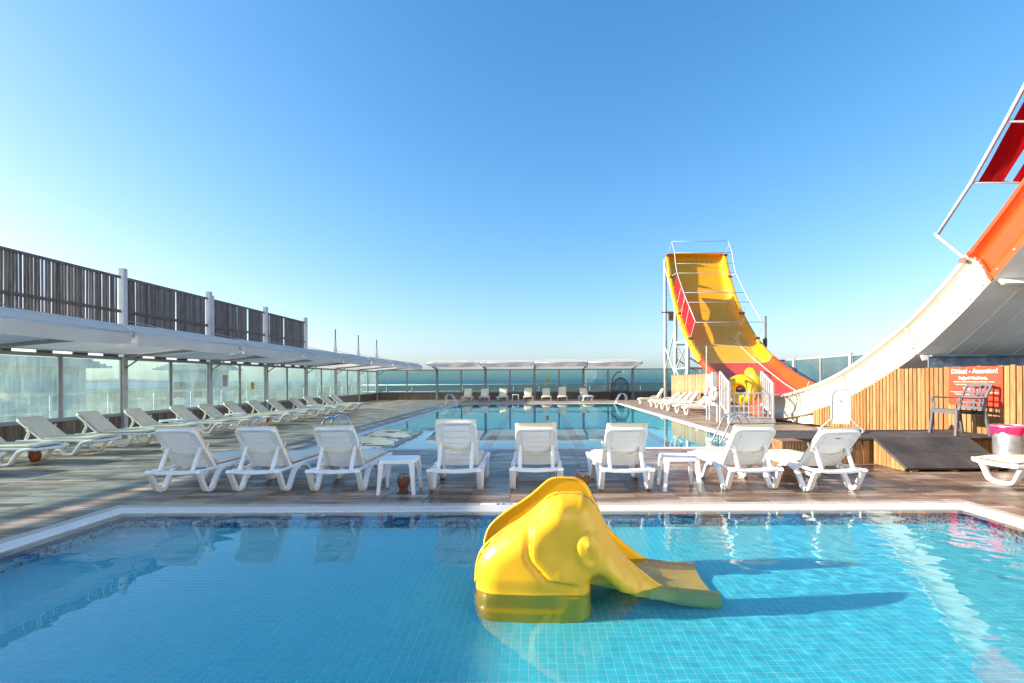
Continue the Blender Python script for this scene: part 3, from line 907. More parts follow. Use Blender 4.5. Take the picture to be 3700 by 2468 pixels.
MB().box(0, 14.7, 0.013, 0.04, 0.05, 0.12).build('bottom_rail', MAT['greywood'], t_)
MB().box(0, 14.7, 0.013, 0.04, 1.25, 1.33).build('mid_rail', MAT['greywood'], t_)
# awnings
AW = (3.35, 2.17, 2.44, 2.64, 2.18)
for k, y0 in enumerate(PY[:-1]):
    if y0 < 6: continue
    idx = len(PY) - 2 - k
    awning(WX_L, y0, rad(90), 3.7, AW[0], AW[1], AW[2], AW[3], AW[4], 'white canvas awning on the long wall, %s from the far corner' % ORD[idx], 'awnings on the long wall', k)
for k, y0 in enumerate(PY):
    if y0 < 6: continue
    bracket(WX_L, y0, rad(90), AW[0], AW[1], AW[2], 'grey bracket holding the long wall awnings, %s from the far corner' % ORD[len(PY) - 1 - k], 'brackets of the long wall awnings')
    if y0 > 10:
        zc = 3.15
        mid = Vector((-10.1, y0, (zc + 2.46) / 2 - 0.02))
        MB().tube([(WX_L + 0.1, y0, zc), mid, (-8.47, y0, 2.46)], 0.010, 5).build('stay_cable', MAT['pipe'], cat='cable', group='stay cables of the awnings',
            label='thin stay cable from wall post to awning edge, %s from the far corner' % ORD[len(PY) - 1 - k])
# wall at the far end
PX = [-11.8, -7.4, -3.86, -0.28, 3.30, 6.89, 11.9]
for k in range(6):
    bay(PX[k], WY_B, 0, PX[k + 1] - PX[k], 0.50, 0.60, 2.20, 'blue-green glass bay at the far end of the pool, %s of six from the left' % ORD[k], 'glass bays of the far wall', 'glassblue', planks=False)
for k in range(1, 6):
    t_ = empty('steel_post', (PX[k], WY_B, 0), label='grey steel post of the far glass wall, %s of five from the left' % ORD[k - 1], cat='post', group='posts of the far glass wall')
    MB().box(-0.07, 0.07, -0.09, 0.05, 0, 2.42).build('shaft', MAT['alu'], t_)
    MB().box(-0.12, 0.12, -0.14, 0.05, 0, 0.22).build('foot', MAT['alu'], t_)
    MB().tube([(0, -0.1, 2.25), (0, -0.62, 2.52)], 0.03, 6).build('arm_stub', MAT['alu'], t_)
AB = (3.4, 2.24, 2.57, 2.77, 2.30)
for k in range(1, 5):
    awning(PX[k], WY_B, 0, PX[k + 1] - PX[k], *AB, 'white canvas awning above the far loungers, %s of four from the left' % ORD[k - 1], 'awnings on the far wall', 40 + k)
for k in range(1, 6):
    bracket(PX[k], WY_B, 0, AB[0], AB[1], AB[2], 'grey bracket under the far awnings, %s of five from the left' % ORD[k - 1], 'brackets of the far awnings')
# wall behind the tall slide
PR = [36.4, 32.2, 28.0, 24.0 - 0.9, 18.9, 14.6, 10.0]
for k in range(6):
    bay(WX_R, PR[k], rad(-90), PR[k] - PR[k + 1], 0.55, 0.65, 2.33, 'sunlit glass windbreak bay behind the big slide, %s from the far corner' % ORD[k], 'glass bays behind the slide', 'glassdusty', planks=False)
for k in range(7):
    t_ = empty('steel_post', (WX_R, PR[k], 0), label='post of the glass wall behind the big slide, %s from the far corner' % ORD[k], cat='post', group='posts behind the slide')
    MB().box(-0.09, 0.05, -0.06, 0.06, 0, 2.36).build('shaft', MAT['post'], t_)
    if k == 2:
        pass
t_ = empty('rusty_pole', (WX_R - 0.1, 25.9, 0), label='thin rusty steel pole standing behind the yellow slide', cat='pole')
MB().tube([(0, 0, 0), (0, 0, 3.1)], 0.085, 8).build('shaft', MAT['rustpost'], t_, smooth=True)
MB().tube([(0, 0, 3.1), (0, 0, 3.5)], 0.11, 8).build('collar', MAT['rustpost'], t_)
MB().tube([(0.03, 0, 3.5), (0.03, 0, 4.67)], 0.05, 6).build('tip', MAT['rustpost'], t_)

# ------------------------------------------------------------------ world outside the windbreaks
t = NT('sea_water')
n1 = t.noise(t.pos(scale=(0.02, 0.05, 1)), 1.0, 5.0)
bs = t.principled(Base_Color=(0.020, 0.075, 0.105), Roughness=0.35)
t.link(t.bump(n1, 0.3, 0.5), bs.inputs['Normal'])
MAT['sea'] = t.surf(bs)
MB().box(-30000, 30000, -30000, 30000, -60, -14).build('sea', MAT['sea'], kind='structure')
MAT['land'] = plain('dark_scrub_land', (0.035, 0.060, 0.045), 0.9, var=0.6, vscale=0.05, kind='world')
def land(a, b):
    x = -700 + 2600 * a; yv = 44 + 1500 * b
    return (x + 90 * mnoise.noise(Vector((a * 9, b * 3, 2))) * (1 if 0 < b else 0), yv + (140 * mnoise.noise(Vector((a * 11, 0.2, 5))) if b == 1 else 0), -8.5 + 1.8 * mnoise.noise(Vector((a * 30, b * 22, 0))))
MB().grid(60, 40, land).build('terrain', MAT['land'], smooth=True, kind='structure')
MAT['hill'] = plain('far_blue_hills', (0.10, 0.15, 0.19), 0.95, kind='world', vscale=0.002)
def hills(a, b):
    ang = rad(118 + 36 * a); R = 14000
    h = 70 + 150 * max(0, mnoise.noise(Vector((a * 9, 0, 4))) + 0.25)
    return (cos(ang) * (R + 1500 * b), sin(ang) * (R + 1500 * b), -14 + h * sin(pi * min(1, b * 1.02)) * sin(pi * a))
MB().grid(80, 8, hills).build('hills', MAT['hill'], smooth=True, kind='structure')
terr = MB().box(WX_L - 3.2, WX_L - 0.25, -4, WY_B + 3.2, -0.4, -0.05).box(WX_L - 0.25, WX_R + 3.2, WY_B + 0.35, WY_B + 3.2, -0.4, -0.05)
MAT['terrace'] = plain('pale_roof_terrace', (0.30, 0.29, 0.26), 0.8, kind='world', var=0.2, vscale=1)
terr.build('terrace', MAT['terrace'], kind='structure')
def outrail(pts, label, n):
    t_ = empty('parapet_railing', pts[0], label=label, cat='railing', group='railings outside the glass')
    o = Vector(pts[0]); d = Vector(pts[1]) - o
    MB().tube([(0, 0, 1.06), (d.x, d.y, 1.06)], 0.05, 8).build('handrail', MAT['post'], t_, smooth=True)
    MB().tube([(0, 0, 0.55), (d.x, d.y, 0.55)], 0.025, 6).build('lower_rail', MAT['post'], t_, smooth=True)
    for i in range(n + 1):
        q = d * (i / n); MB().tube([(q.x, q.y, -0.05), (q.x, q.y, 1.06)], 0.03, 6).build('baluster', MAT['post'], t_)
outrail([(WX_L - 2.0, -3, 0), (WX_L - 2.0, WY_B + 2.4, 0)], 'parapet railing seen through the long glass wall', 22)
outrail([(WX_L - 2.0, WY_B + 2.4, 0), (WX_R + 2, WY_B + 2.4, 0)], 'parapet railing seen through the far glass wall', 14)
MAT['housewall'] = plain('blue_grey_render', (0.42, 0.50, 0.55), 0.8, kind='world')
MAT['roof'] = plain('grey_roof_tiles', (0.26, 0.32, 0.36), 0.8, kind='world')
def house(x, y, w, d, h, label):
    t_ = empty('neighbour_house', (x, y, -9), label=label, cat='house', group='houses beyond the long wall')
    H = 9 + h
    MB().box(-w / 2, w / 2, -d / 2, d / 2, 0, H).build('wall', MAT['housewall'], t_)
    rf = MB()
    for q in range(4):
        e = 0.9 - 0.22 * q
        rf.box(-w / 2 - e, w / 2 + e, -d / 2 - e, d / 2 + e, H - 0.02 + 0.14 * q - 0.42, H + 0.12 + 0.14 * q - 0.42 - 0.003)
    rf.build('eaves', MAT['roof'], t_)
    for sx in (-0.25, 0.2):
        wn2 = MB().box(w * sx - 0.6, w * sx + 0.6, -d / 2 - 0.04, -d / 2 + 0.02, H - 3.2, H - 1.6).build('window', MAT['blackmetal'], t_)
house(-34.6, 27.0, 12, 9, 2.75, 'blue-grey house with stepped eaves seen through the nearest glass bay')
house(-34.0, 50.0, 4.4, 2.4, 3.0, 'narrow blue-grey house with stepped eaves seen through the fourth glass bay')

# unseen white wing added behind the camera to bounce sunlight into the shade
MAT['bouncewall'] = plain('white_bounce_render', (0.80, 0.78, 0.74), 0.8, kind='world', var=0.05, vscale=0.6)
t_ = empty('bounce_wing', (12.0, -9.0, 0), label='added unseen white wing with dark windows, bouncing sunlight into the shade', cat='light reflector')
MB().box(-3.6, 4.0, -10.0, 10.5, 0.0, 6.2).build('wall', MAT['bouncewall'], t_)
MB().box(-3.9, 4.3, -10.3, 10.8, 6.2, 6.5).build('roof', MAT['bouncewall'], t_)
for yv in (-7.5, -4.5, -1.5, 1.5, 4.5, 7.5):
    w_ = MB().box(-3.63, -3.58, yv - 0.5, yv + 0.5, 3.9, 5.3).build('window', MAT['blackmetal'], t_)
    MB().box(-3.70, -3.60, yv - 0.6, yv + 0.6, 3.80, 3.89).build('sill', MAT['bouncewall'], w_)

MAT['concrete'] = plain('bounce_concrete', (0.58, 0.55, 0.50), 0.85, kind='world', var=0.12, vscale=1.5)
MB().box(7.95, 11.8, -2.0, 14.3, -0.002, 0.006).build('bounce_slab', MAT['concrete'], kind='structure')  # pale slab added to bounce light up onto the slide's underside
# ================================================================== loungers, tables, ladders
def pad_mesh(w, l, th, name, mat, droop=0.0, crown=0.0, nx=8, ny=14, wr=0.0, seed=0):
    """upholstered mattress pad: x across, y along from 0 to l, bottom at z=0"""
    mb = MB()
    def fn(s):
        def f(a, b):
            A, B = 2 * a - 1, 2 * b - 1
            e = (1 - abs(A) ** 7) ** 0.5 * (1 - abs(B) ** 11) ** 0.5
            k = 1 - 0.03 * (1 - e)
            z = th / 2 + s * th / 2 * e + (crown * (1 - A * A) if s > 0 else 0)
            z -= droop * max(0, (b - 0.8) / 0.2) ** 2
            if s > 0 and wr: z += wr * e * mnoise.noise(Vector((A * 2, B * 5, seed)))
            return (A * w / 2 * k, b * l, z)
        return f
    mb.grid(nx, ny, fn(1)); n = len(mb.v); m = len(mb.f)
    mb.grid(nx, ny, fn(-1))
    for i in range(m, len(mb.f)): mb.f[i] = tuple(reversed(mb.f[i]))
    return mb.mesh(name, mat, True, merge=True)

LCACHE = {}
def lounger_parts(kind, ang, over, mat):
    key = (kind, ang, over, mat)
    if key in LCACHE: return LCACHE[key]
    P = MAT[mat]; out = []                     # (name, mesh, loc, rot, parent index)
    def add(nm, mesh, loc=(0, 0, 0), rot=(0, 0, 0), par=None):
        out.append((nm, mesh, loc, rot, par)); return len(out) - 1
    HW = 0.305; YH = 0.30; ZS = 0.275
    sec = rrect(0.033, 0.023, 0.012)
    if kind == 'A':
        path = [(-0.13, 0.288), (-0.095, 0.258), (0.015, 0.05), (0.05, 0.024), (0.125, 0.024), (0.16, 0.05), (0.265, 0.205), (0.32, 0.252), (0.42, 0.275), (0.56, 0.268), (0.65, 0.215), (0.765, 0.05), (0.80, 0.024), (0.925, 0.024), (0.96, 0.05), (1.08, 0.225), (1.17, 0.268), (1.32, 0.288)]
    else:
        path = [(0.0, 0.29), (0.15, 0.275), (0.45, 0.262), (0.70, 0.255), (0.95, 0.262), (1.20, 0.275), (1.34, 0.29)]
        ul = smooth_path([(-HW, 0, 0.265), (-0.25, 0, 0.18), (-0.185, 0, 0.06), (-0.10, 0, 0.028), (0, 0, 0.024), (0.10, 0, 0.028), (0.185, 0, 0.06), (0.25, 0, 0.18), (HW, 0, 0.265)], 3)
        me = MB().sweep(ul, rrect(0.040, 0.022, 0.010), (0, 1, 0)).mesh('u_leg', P, 40)
        add('u_leg', me, (0, 1.235, 0)); add('u_leg', me, (0, 0.12, 0))
    me = MB().sweep([(0, y_, z_) for y_, z_ in path], sec, (1, 0, 0)).mesh('side_frame', P, 40)
    add('side_frame', me, (-HW, 0, 0)); add('side_frame', me, (HW, 0, 0))
    # top rails of the seat
    me = MB().sweep([(0, YH, ZS + 0.012), (0, 0.8, ZS + 0.014), (0, 1.2, ZS + 0.012), (0, 1.345, ZS + 0.006)], rrect(0.022, 0.022, 0.01), (1, 0, 0)).mesh('seat_rail', P, 40)
    add('seat_rail', me, (-HW + 0.002, 0, 0)); add('seat_rail', me, (HW - 0.002, 0, 0))
    foot = [(-HW, 1.335, ZS + 0.006), (-0.2, 1.365, ZS), (0, 1.375, ZS - 0.004), (0.2, 1.365, ZS), (HW, 1.335, ZS + 0.006)]
    add('foot_bar', MB().sweep(foot, rrect(0.022, 0.022, 0.01), (0, 0, 1)).mesh('foot_bar', P, 40))
    # seat slats
    sl = MB().box(-HW + 0.02, HW - 0.02, -0.055, 0.055, -0.011, 0.011).mesh('seat_slat', P)
    for i in range(8): add('seat_slat', sl, (0, YH + 0.11 + i * 0.13, ZS + 0.012))
    # rear cross bars, slightly bowed
    RB = -0.12 if kind == 'A' else 0.0
    bow = [(-HW, RB + 0.012, 0.285), (-0.17, RB, 0.272), (0, RB - 0.004, 0.266), (0.17, RB, 0.272), (HW, RB + 0.012, 0.285)]
    me = MB().sweep(bow, rrect(0.017, 0.021, 0.008), (0, 0, 1)).mesh('rear_bar', P, 40)
    add('rear_bar', me); add('rear_bar', me, (0, 0.075, 0.004))
    for s in (-1, 1):
        add('rear_rail', MB().sweep([(s * (HW - 0.01), RB, 0.283), (s * (HW - 0.012), YH + 0.02, ZS + 0.01)], rrect(0.016, 0.016, 0.006), (1, 0, 0)).mesh('rear_rail', P, 40))
    # backrest: local y runs up the back, local z is its front
    BL, BWd = 0.64, 0.243
    a = rad(ang); R = (pi - a, 0, 0)
    # rotation so that +y goes up-backwards
    br = []
    r_ = 0.06
    out_pts = [(-BWd, 0.0), (-BWd, BL - r_)] + [(-BWd + r_ - r_ * cos(rad(k * 30)), BL - r_ + r_ * sin(rad(k * 30))) for k in (1, 2, 3)] + \
              [(BWd - r_ + r_ * sin(rad(k * 30)), BL - r_ + r_ * cos(rad(k * 30))) for k in (0, 1, 2)] + [(BWd, BL - r_), (BWd, 0.0)]
    fr = MB().sweep([(x, y_, 0) for x, y_ in out_pts], rrect(0.021, 0.019, 0.009), (0, 0, 1)).mesh('backrest', P, 40)
    rotb = (pi - a, 0.0, pi)
    bi = add('backrest', fr, (0, YH, ZS + 0.012), (a, 0, 0))
    # local frame after rotation about x by a: y -> (0, cos a, sin a); mirrored so that it leans to -y
    out[bi] = ('backrest', fr, (0, YH, ZS + 0.012), (a, 0, pi), None)
    lou = MB()
    rows_ = []
    for q in range(9):
        xq = -0.168 + 0.336 * q / 8; zz = -0.008 * (1 - (q / 4 - 1) ** 2)
        rows_.append([(xq, 0.0, -0.026 + zz), (xq, 0.006, -0.031 + zz), (xq, 0.076, -0.010 + zz), (xq, 0.076, -0.002 + zz), (xq, 0.0, -0.006 + zz)])
    lou.quadstrip(rows_, True, True)
    lou = lou.mesh('back_slat', P, 30)
    for i in range(7): add('back_slat', lou, (0, 0.012 + i * 0.087, 0.004), (0, 0, 0), bi)
    ch = MB().sweep([(0, 0.0, 0), (0, BL - 0.02, 0)], rrect(0.034, 0.008, 0.005), (1, 0, 0)).mesh('channel_strip', P, 40)
    for s in (-1, 1): add('channel_strip', ch, (s * 0.197, 0, -0.004), (0, 0, 0), bi)
    # props from the rear bar to the back
    py, pz = YH - cos(a) * BL * 0.56, ZS + 0.012 + sin(a) * BL * 0.56 - 0.01
    for s in (-1, 1):
        p0, p1 = Vector((s * 0.205, RB + 0.05, 0.285)), Vector((s * 0.205, py, pz))
        d = (p1 - p0)
        mb = MB().sweep([p0, p0.lerp(p1, 0.5), p1], rrect(0.022, 0.013, 0.006), (1, 0, 0))
        for f in (0.22, 0.36, 0.5):
            q = p0.lerp(p1, f); mb.box(q.x - 0.011, q.x + 0.011, q.y + 0.008, q.y + 0.036, q.z - 0.010, q.z + 0.012)
        add('back_prop', mb.mesh('back_prop', P, 40))
    # mattress: seat pad, back pad, strap
    sp = pad_mesh(0.56, 1.03, 0.052, 'seat_pad', MAT['cream'], droop=0.012, crown=0.006, wr=0.006, seed=ang)
    add('seat_pad', sp, (0, YH + 0.02, ZS + 0.028))
    bp = pad_mesh(0.535, BL + over, 0.055, 'back_pad', MAT['cream'], crown=0.006, wr=0.006, seed=ang + 3)
    add('back_pad', bp, (0, 0.015, 0.016), (0, 0, 0), bi)
    st = MB(); hh = 0.034; ys = 0.30; sag = 0.10 if kind == 'A' else 0.03
    rr = random.Random(ang * 7 + int(over * 100)); sag *= rr.uniform(0.5, 1.4); mx = rr.uniform(-0.06, 0.06)
    xs = [-0.268, -0.2, -0.1, mx, 0.1, 0.2, 0.268]
    pts = []
    for x in xs:
        f = abs(x - mx) / 0.3
        pts.append((x, ys + 0.05 - sag * (1 - f), -0.040 - 0.012 * (1 - abs(x) / 0.282)))
    pts = [(-0.276, ys + 0.06, 0.068)] + pts + [(0.276, ys + 0.06, 0.068)]
    rings = []
    for p in pts: rings.append([(p[0], p[1] - hh / 2, p[2]), (p[0], p[1] + hh / 2, p[2]), (p[0] * 1.012, p[1] + hh / 2, p[2] - 0.003), (p[0] * 1.012, p[1] - hh / 2, p[2] - 0.003)])
    st.quadstrip(rings, True, True)
    add('strap', st.mesh('strap', MAT['strap'], False), (0, 0, 0), (0, 0, 0), bi)
    if kind == 'B':
        arm = [(0, 0.16, 0.28), (0, 0.17, 0.40), (0, 0.21, 0.445), (0, 0.30, 0.455), (0, 0.46, 0.445), (0, 0.54, 0.41), (0, 0.62, 0.29)]
        me = MB().sweep(smooth_path(arm, 3), rrect(0.026, 0.013, 0.008), (1, 0, 0)).mesh('armrest', P, 40)
        add('armrest', me, (-HW - 0.012, 0, 0)); add('armrest', me, (HW + 0.012, 0, 0))
    LCACHE[key] = out
    return out

def lounger(x, y, rz, label, group, kind='A', ang=45, over=0.0, mat='plastic'):
    """origin at the middle of the rear bar; local +y points to the foot end"""
    t_ = empty('sun_lounger', (x, y, 0), rz, label=label, cat='sun lounger', group=group)
    made = []
    for nm, mesh, loc, rot, par in lounger_parts(kind, ang, over, mat):
        if nm == 'seat_pad': loc = (loc[0] + random.uniform(-0.012, 0.012), loc[1] + random.uniform(-0.02, 0.015), loc[2]); rot = (0, 0, rad(random.uniform(-1.4, 1.4)))
        if nm == 'back_pad': loc = (loc[0] + random.uniform(-0.012, 0.012), loc[1] + random.uniform(-0.005, 0.02), loc[2]); rot = (0, 0, rad(random.uniform(-1.6, 1.6)))
        made.append(inst(nm, mesh, t_ if par is None else made[par], loc=loc, rot=rot))
    return t_

# row along the glass wall, feet to the pool
LY = [7.55, 8.62, 9.80, 10.98, 12.30, 13.68, 14.83, 15.93, 17.28, 18.60, 20.10, 21.43, 22.90, 24.10]
for k, yy in enumerate(LY):
    n = len(LY) - 1 - k
    lounger(-9.80 + random.uniform(-0.05, 0.05), yy, rad(-90 + random.uniform(-1.5, 1.5)),
            'cream-cushioned lounger in the long row by the glass, %s from the far end' % ORD[n], 'loungers along the glass wall', 'A', (40, 41, 39, 42)[k % 4])
# front row seen from behind
FR = [(-4.51, 6.26, 0.0, 52, 0.0, 'first', 'with shaded cream cushion, leftmost of the front row'),
      (-3.53, 6.28, -0.02, 53, 0.0, 'second', 'second from the left in the front row'),
      (-2.55, 6.28, 0.015, 53, 0.0, 'third', 'left of the shaded side table in the front row'),
      (-1.05, 6.28, 0.02, 64, 0.0, 'fourth', 'with the steepest backrest, right of the shaded side table'),
      (-0.03, 6.33, 0.0, 51, 0.035, 'fifth', 'behind the yellow elephant slide'),
      (1.09, 6.25, 0.03, 51, 0.045, 'sixth', 'in the front row, between clay pot and sunlit side table'),
      (2.67, 6.24, 0.06, 50, 0.02, 'seventh', 'with sunlit flank, right of the sunlit side table'),
      (3.64, 6.14, 0.09, 47, 0.0, 'eighth', 'small logo on its back, rightmost of the front row')]
for x, y_, rz, ang, over, _, lab in FR:
    t_ = lounger(x, y_, rz, 'white lounger seen from behind, ' + lab, 'front row of loungers', 'A', ang, over)
    if lab.startswith('small logo'):
        bk = [c for c in t_.children if c.name.startswith('backrest')][0]
        lg = MB().prism([(0.035 * cos(rad(q * 30)), 0.008 * sin(rad(q * 30))) for q in range(12)], (0, 0, 0), (1, 0, 0), (0, 1, 0), (0, 0, -0.003)).mesh('logo', MAT['print_blue'])
        inst('logo', lg, bk, loc=(0.02, 0.556, -0.030))
# far row under the awnings
for k, x in enumerate((-4.83, -3.69, -2.40, -0.70, 0.54, 1.65, 3.10)):
    lounger(x, 34.35, pi + (0.0, 0.05, -0.04, 0.03, 0.0, -0.05, 0.22)[k], 'cream cushioned lounger under the far awnings, %s of seven from the left' % ORD[k], 'loungers under the far awnings', 'A', (50, 48, 52, 54, 49, 60, 51)[k])
# right-hand row with armrests
for k, yy in enumerate((28.5, 25.7, 24.55, 23.45, 22.4, 20.95, 19.65)):
    lounger(5.72 + 1.36, yy, rad(90), 'cream lounger with armrests on the sunny side, %s counted from the far end' % ORD[k], 'armrest loungers on the sunny side', 'B', (56, 38, 40, 45, 52, 50, 46)[k], 0.0, 'plastic_warm')
lounger(7.31, 6.54, rad(90), 'cream lounger with rounded foot leg at the right edge of the photo', 'armrest loungers on the sunny side', 'B', 50, 0.0, 'plastic_warm')

# ------------------------------------------------------------------ plastic side tables
def table_parts():
    mb = MB()
    W, H = 0.215, 0.42
    o = rrect(W, W, 0.05, 4); i = rrect(W - 0.02, W - 0.02, 0.04, 4)
    rings = [[(x, y_, H - 0.045) for x, y_ in o], [(x, y_, H - 0.008) for x, y_ in o], [(x * 0.985, y_ * 0.985, H) for x, y_ in o], [(x, y_, H) for x, y_ in i], [(x * 0.97, y_ * 0.97, H - 0.004) for x, y_ in i]]
    mb.quadstrip(rings, True, False)
    n = len(o); mb.f.append(tuple(range(4 * n, 5 * n)))
    top = mb.mesh('table_top', MAT['plastic'], 40)
    legs = []
    for sx in (-1, 1):
        for sy in (-1, 1):
            rings = []
            for f, w in ((0, 0.062), (0.5, 0.045), (1, 0.036)):
                z = (H - 0.03) * (1 - f); d = W - 0.002 + 0.022 * f
                x0, x1 = sx * (d - w), sx * d; y0, y1 = sy * (d - w), sy * d
                q = [(x0, y0, z), (x1, y0, z), (x1, y1, z), (x0, y1, z)]
                if sx * sy < 0: q.reverse()
                rings.append(q)
            legs.append(MB().quadstrip(list(reversed(rings)), True, True).mesh('leg', MAT['plastic'], 40))
    return top, legs
TT, TLEGS = table_parts()
def side_table(x, y, rz, label, s=1.0):
    t_ = empty('side_table', (x, y, 0), rz, label=label, cat='side table', group='white plastic side tables')
    t_.scale = (s, s, s)
    inst('table_top', TT, t_)
    for l in TLEGS: inst('leg', l, t_)
    return t_
side_table(-1.76, 6.33, 0.03, 'white plastic side table in the shade with a clay pot under it')
side_table(1.80, 6.42, -0.05, 'white plastic side table catching sunlight, in the front row')
side_table(-9.55, 13.0, 0.05, 'white side table in the long lounger row, nearest of three there')
side_table(-9.35, 15.38, 0.0, 'white side table in the long lounger row, middle of three there')
side_table(-9.3, 20.75, 0.0, 'white side table in the long lounger row, farthest of three there')
side_table(-1.57, 34.2, 0.0, 'white side table between the loungers under the far awnings')

# ------------------------------------------------------------------ clay pots with bin liners
potm = MB().lathe([(0.0, 0.0), (0.052, 0.0), (0.062, 0.02), (0.085, 0.075), (0.090, 0.11), (0.080, 0.155), (0.070, 0.175), (0.076, 0.190), (0.079, 0.198), (0.072, 0.199), (0.064, 0.180), (0.074, 0.11), (0.0, 0.06)], 24).mesh('pot_body', MAT['terracotta'], 50)
def liner_fn(a, b):
    an = 2 * pi * a
    w = 0.012 * sin(an * 9) + 0.010 * sin(an * 5 + 1)
    prof = [(0.064, 0.15), (0.070, 0.196), (0.080, 0.212), (0.086, 0.195), (0.084, 0.168 + w)]
    s = b * 4; i = min(3, int(s)); f = s - i
    r = prof[i][0] * (1 - f) + prof[i + 1][0] * f; z = prof[i][1] * (1 - f) + prof[i + 1][1] * f
    r += 0.004 * sin(an * 13) * b
    return (r * cos(an), r * sin(an), z)
linm = MB().grid(48, 8, liner_fn).mesh('bin_liner', MAT['bag'], True)
def pot(x, y, label, s=1.0):
    t_ = empty('clay_pot', (x, y, 0), label=label, cat='pot', group='clay pots used as bins')
    t_.scale = (s, s, s)
    inst('pot_body', potm, t_); inst('bin_liner', linm, t_)
pot(-1.755, 6.46, 'terracotta pot with clear liner under the shaded side table', 0.94)
pot(0.565, 6.42, 'terracotta pot with clear liner behind the elephant slide', 1.07)
pot(-8.95, 8.85, 'terracotta pot half hidden under the nearest lounger of the long row')
pot(-1.62, 34.25, 'small terracotta pot under the far side table')
pot(-9.0, 16.6, 'terracotta pot under the loungers in the middle of the long row')

# ------------------------------------------------------------------ pool ladders
def ladder(x, y, rz, label):
    """local +x points over the water"""
    t_ = empty('pool_ladder', (x, y, 0), rz, label=label, cat='pool ladder', group='steel pool ladders')
    for s in (-0.25, 0.25):
        pts = [(-0.42, s, 0.0), (-0.41, s, 0.38), (-0.38, s, 0.50), (-0.30, s, 0.59), (-0.20, s, 0.615), (-0.10, s, 0.585), (-0.02, s, 0.51), (0.22, s, 0.02), (0.26, s, -0.10), (0.27, s, -0.9)]
        MB().tube(smooth_path(pts, 5), 0.021, 10).build('rail', MAT['steel'], t_, smooth=True)
        MB().lathe([(0.0, 0.012), (0.045, 0.010), (0.05, 0.0)], 14, (-0.42, s, 0.003)).build('flange', MAT['steel'], t_, smooth=40)
    for z in (-0.25, -0.5, -0.75):
        MB().box(0.23, 0.31, -0.24, 0.24, z - 0.012, z + 0.012).build('tread', MAT['steel'], t_)
    return t_
ladder(BP[0] + 0.53, 11.25, 0, 'steel ladder beside the shaded near corner of the swimming pool')
ladder(BP[0] + 0.10, 28.1, 0, 'steel ladder at the far left corner of the swimming pool')
ladder(BP[1] - 0.42, 28.1, pi, 'steel ladder at the far corner below the hanging egg chair')
ladder(BP[1] - 0.72, 11.2, pi, 'sunlit steel ladder at the near corner beside the gate with the yellow rings')
# ================================================================== elephant slide in the small pool
# side outline (x, z): upper rim and lower edge as functions of x
EX0 = -0.435
TOPX = [-0.435, -0.430, -0.420, -0.390, -0.325, -0.225, -0.12, -0.035, 0.038, 0.086, 0.143, 0.232, 0.296, 0.345, 0.385, 0.417, 0.458, 0.506, 0.571, 0.652, 0.733, 0.80, 0.90, 1.02, 1.16, 1.235]
TOPZ = [0.02, 0.10, 0.16, 0.236, 0.306, 0.380, 0.445, 0.509, 0.573, 0.609, 0.624, 0.623, 0.618, 0.592, 0.543, 0.474, 0.377, 0.280, 0.191, 0.117, 0.052, 0.000, -0.050, -0.095, -0.125, -0.135]
BOTX = [0.345, 0.352, 0.365, 0.39, 0.43, 0.485, 0.56, 0.65, 0.76, 0.88, 1.0, 1.235]
BOTZ = [0.045, 0.062, 0.077, 0.086, 0.070, 0.020, -0.045, -0.125, -0.20, -0.27, -0.335, -0.395]
LEGX = 0.345
YN, YF = 3.42, 3.95                 # rims of the near and far sides
def ess(a, b, x):
    t_ = max(0.0, min(1.0, (x - a) / (b - a))); return t_ * t_ * (3 - 2 * t_)
# outlines used for relief
EAR = [(0.138, 0.605), (0.085, 0.565), (0.036, 0.522), (-0.045, 0.448), (-0.060, 0.42), (-0.062, 0.25), (-0.050, 0.215), (0.050, 0.100), (0.075, 0.083), (0.15, 0.066), (0.248, 0.047), (0.37, 0.045), (0.37, 0.58)]
def in_poly(x, z, P):
    c = False; n = len(P); j = n - 1
    for i in range(n):
        if (P[i][1] > z) != (P[j][1] > z) and x < (P[j][0] - P[i][0]) * (z - P[i][1]) / (P[j][1] - P[i][1]) + P[i][0]: c = not c
        j = i
    return c
def seg_d(x, z, a, b):
    vx, vz = b[0] - a[0], b[1] - a[1]; wx, wz = x - a[0], z - a[1]
    f = max(0, min(1, (wx * vx + wz * vz) / (vx * vx + vz * vz)))
    return sqrt((wx - f * vx) ** 2 + (wz - f * vz) ** 2)
OUT = []
for i in range(len(TOPX)): OUT.append((TOPX[i], TOPZ[i]))
OUTB = [(-0.435, 0.02), (-0.43, -0.20), (-0.41, -0.36), (-0.395, -0.40), (0.33, -0.40), (0.343, -0.37), (0.345, -0.25)] + [(BOTX[i], BOTZ[i]) for i in range(len(BOTX))]
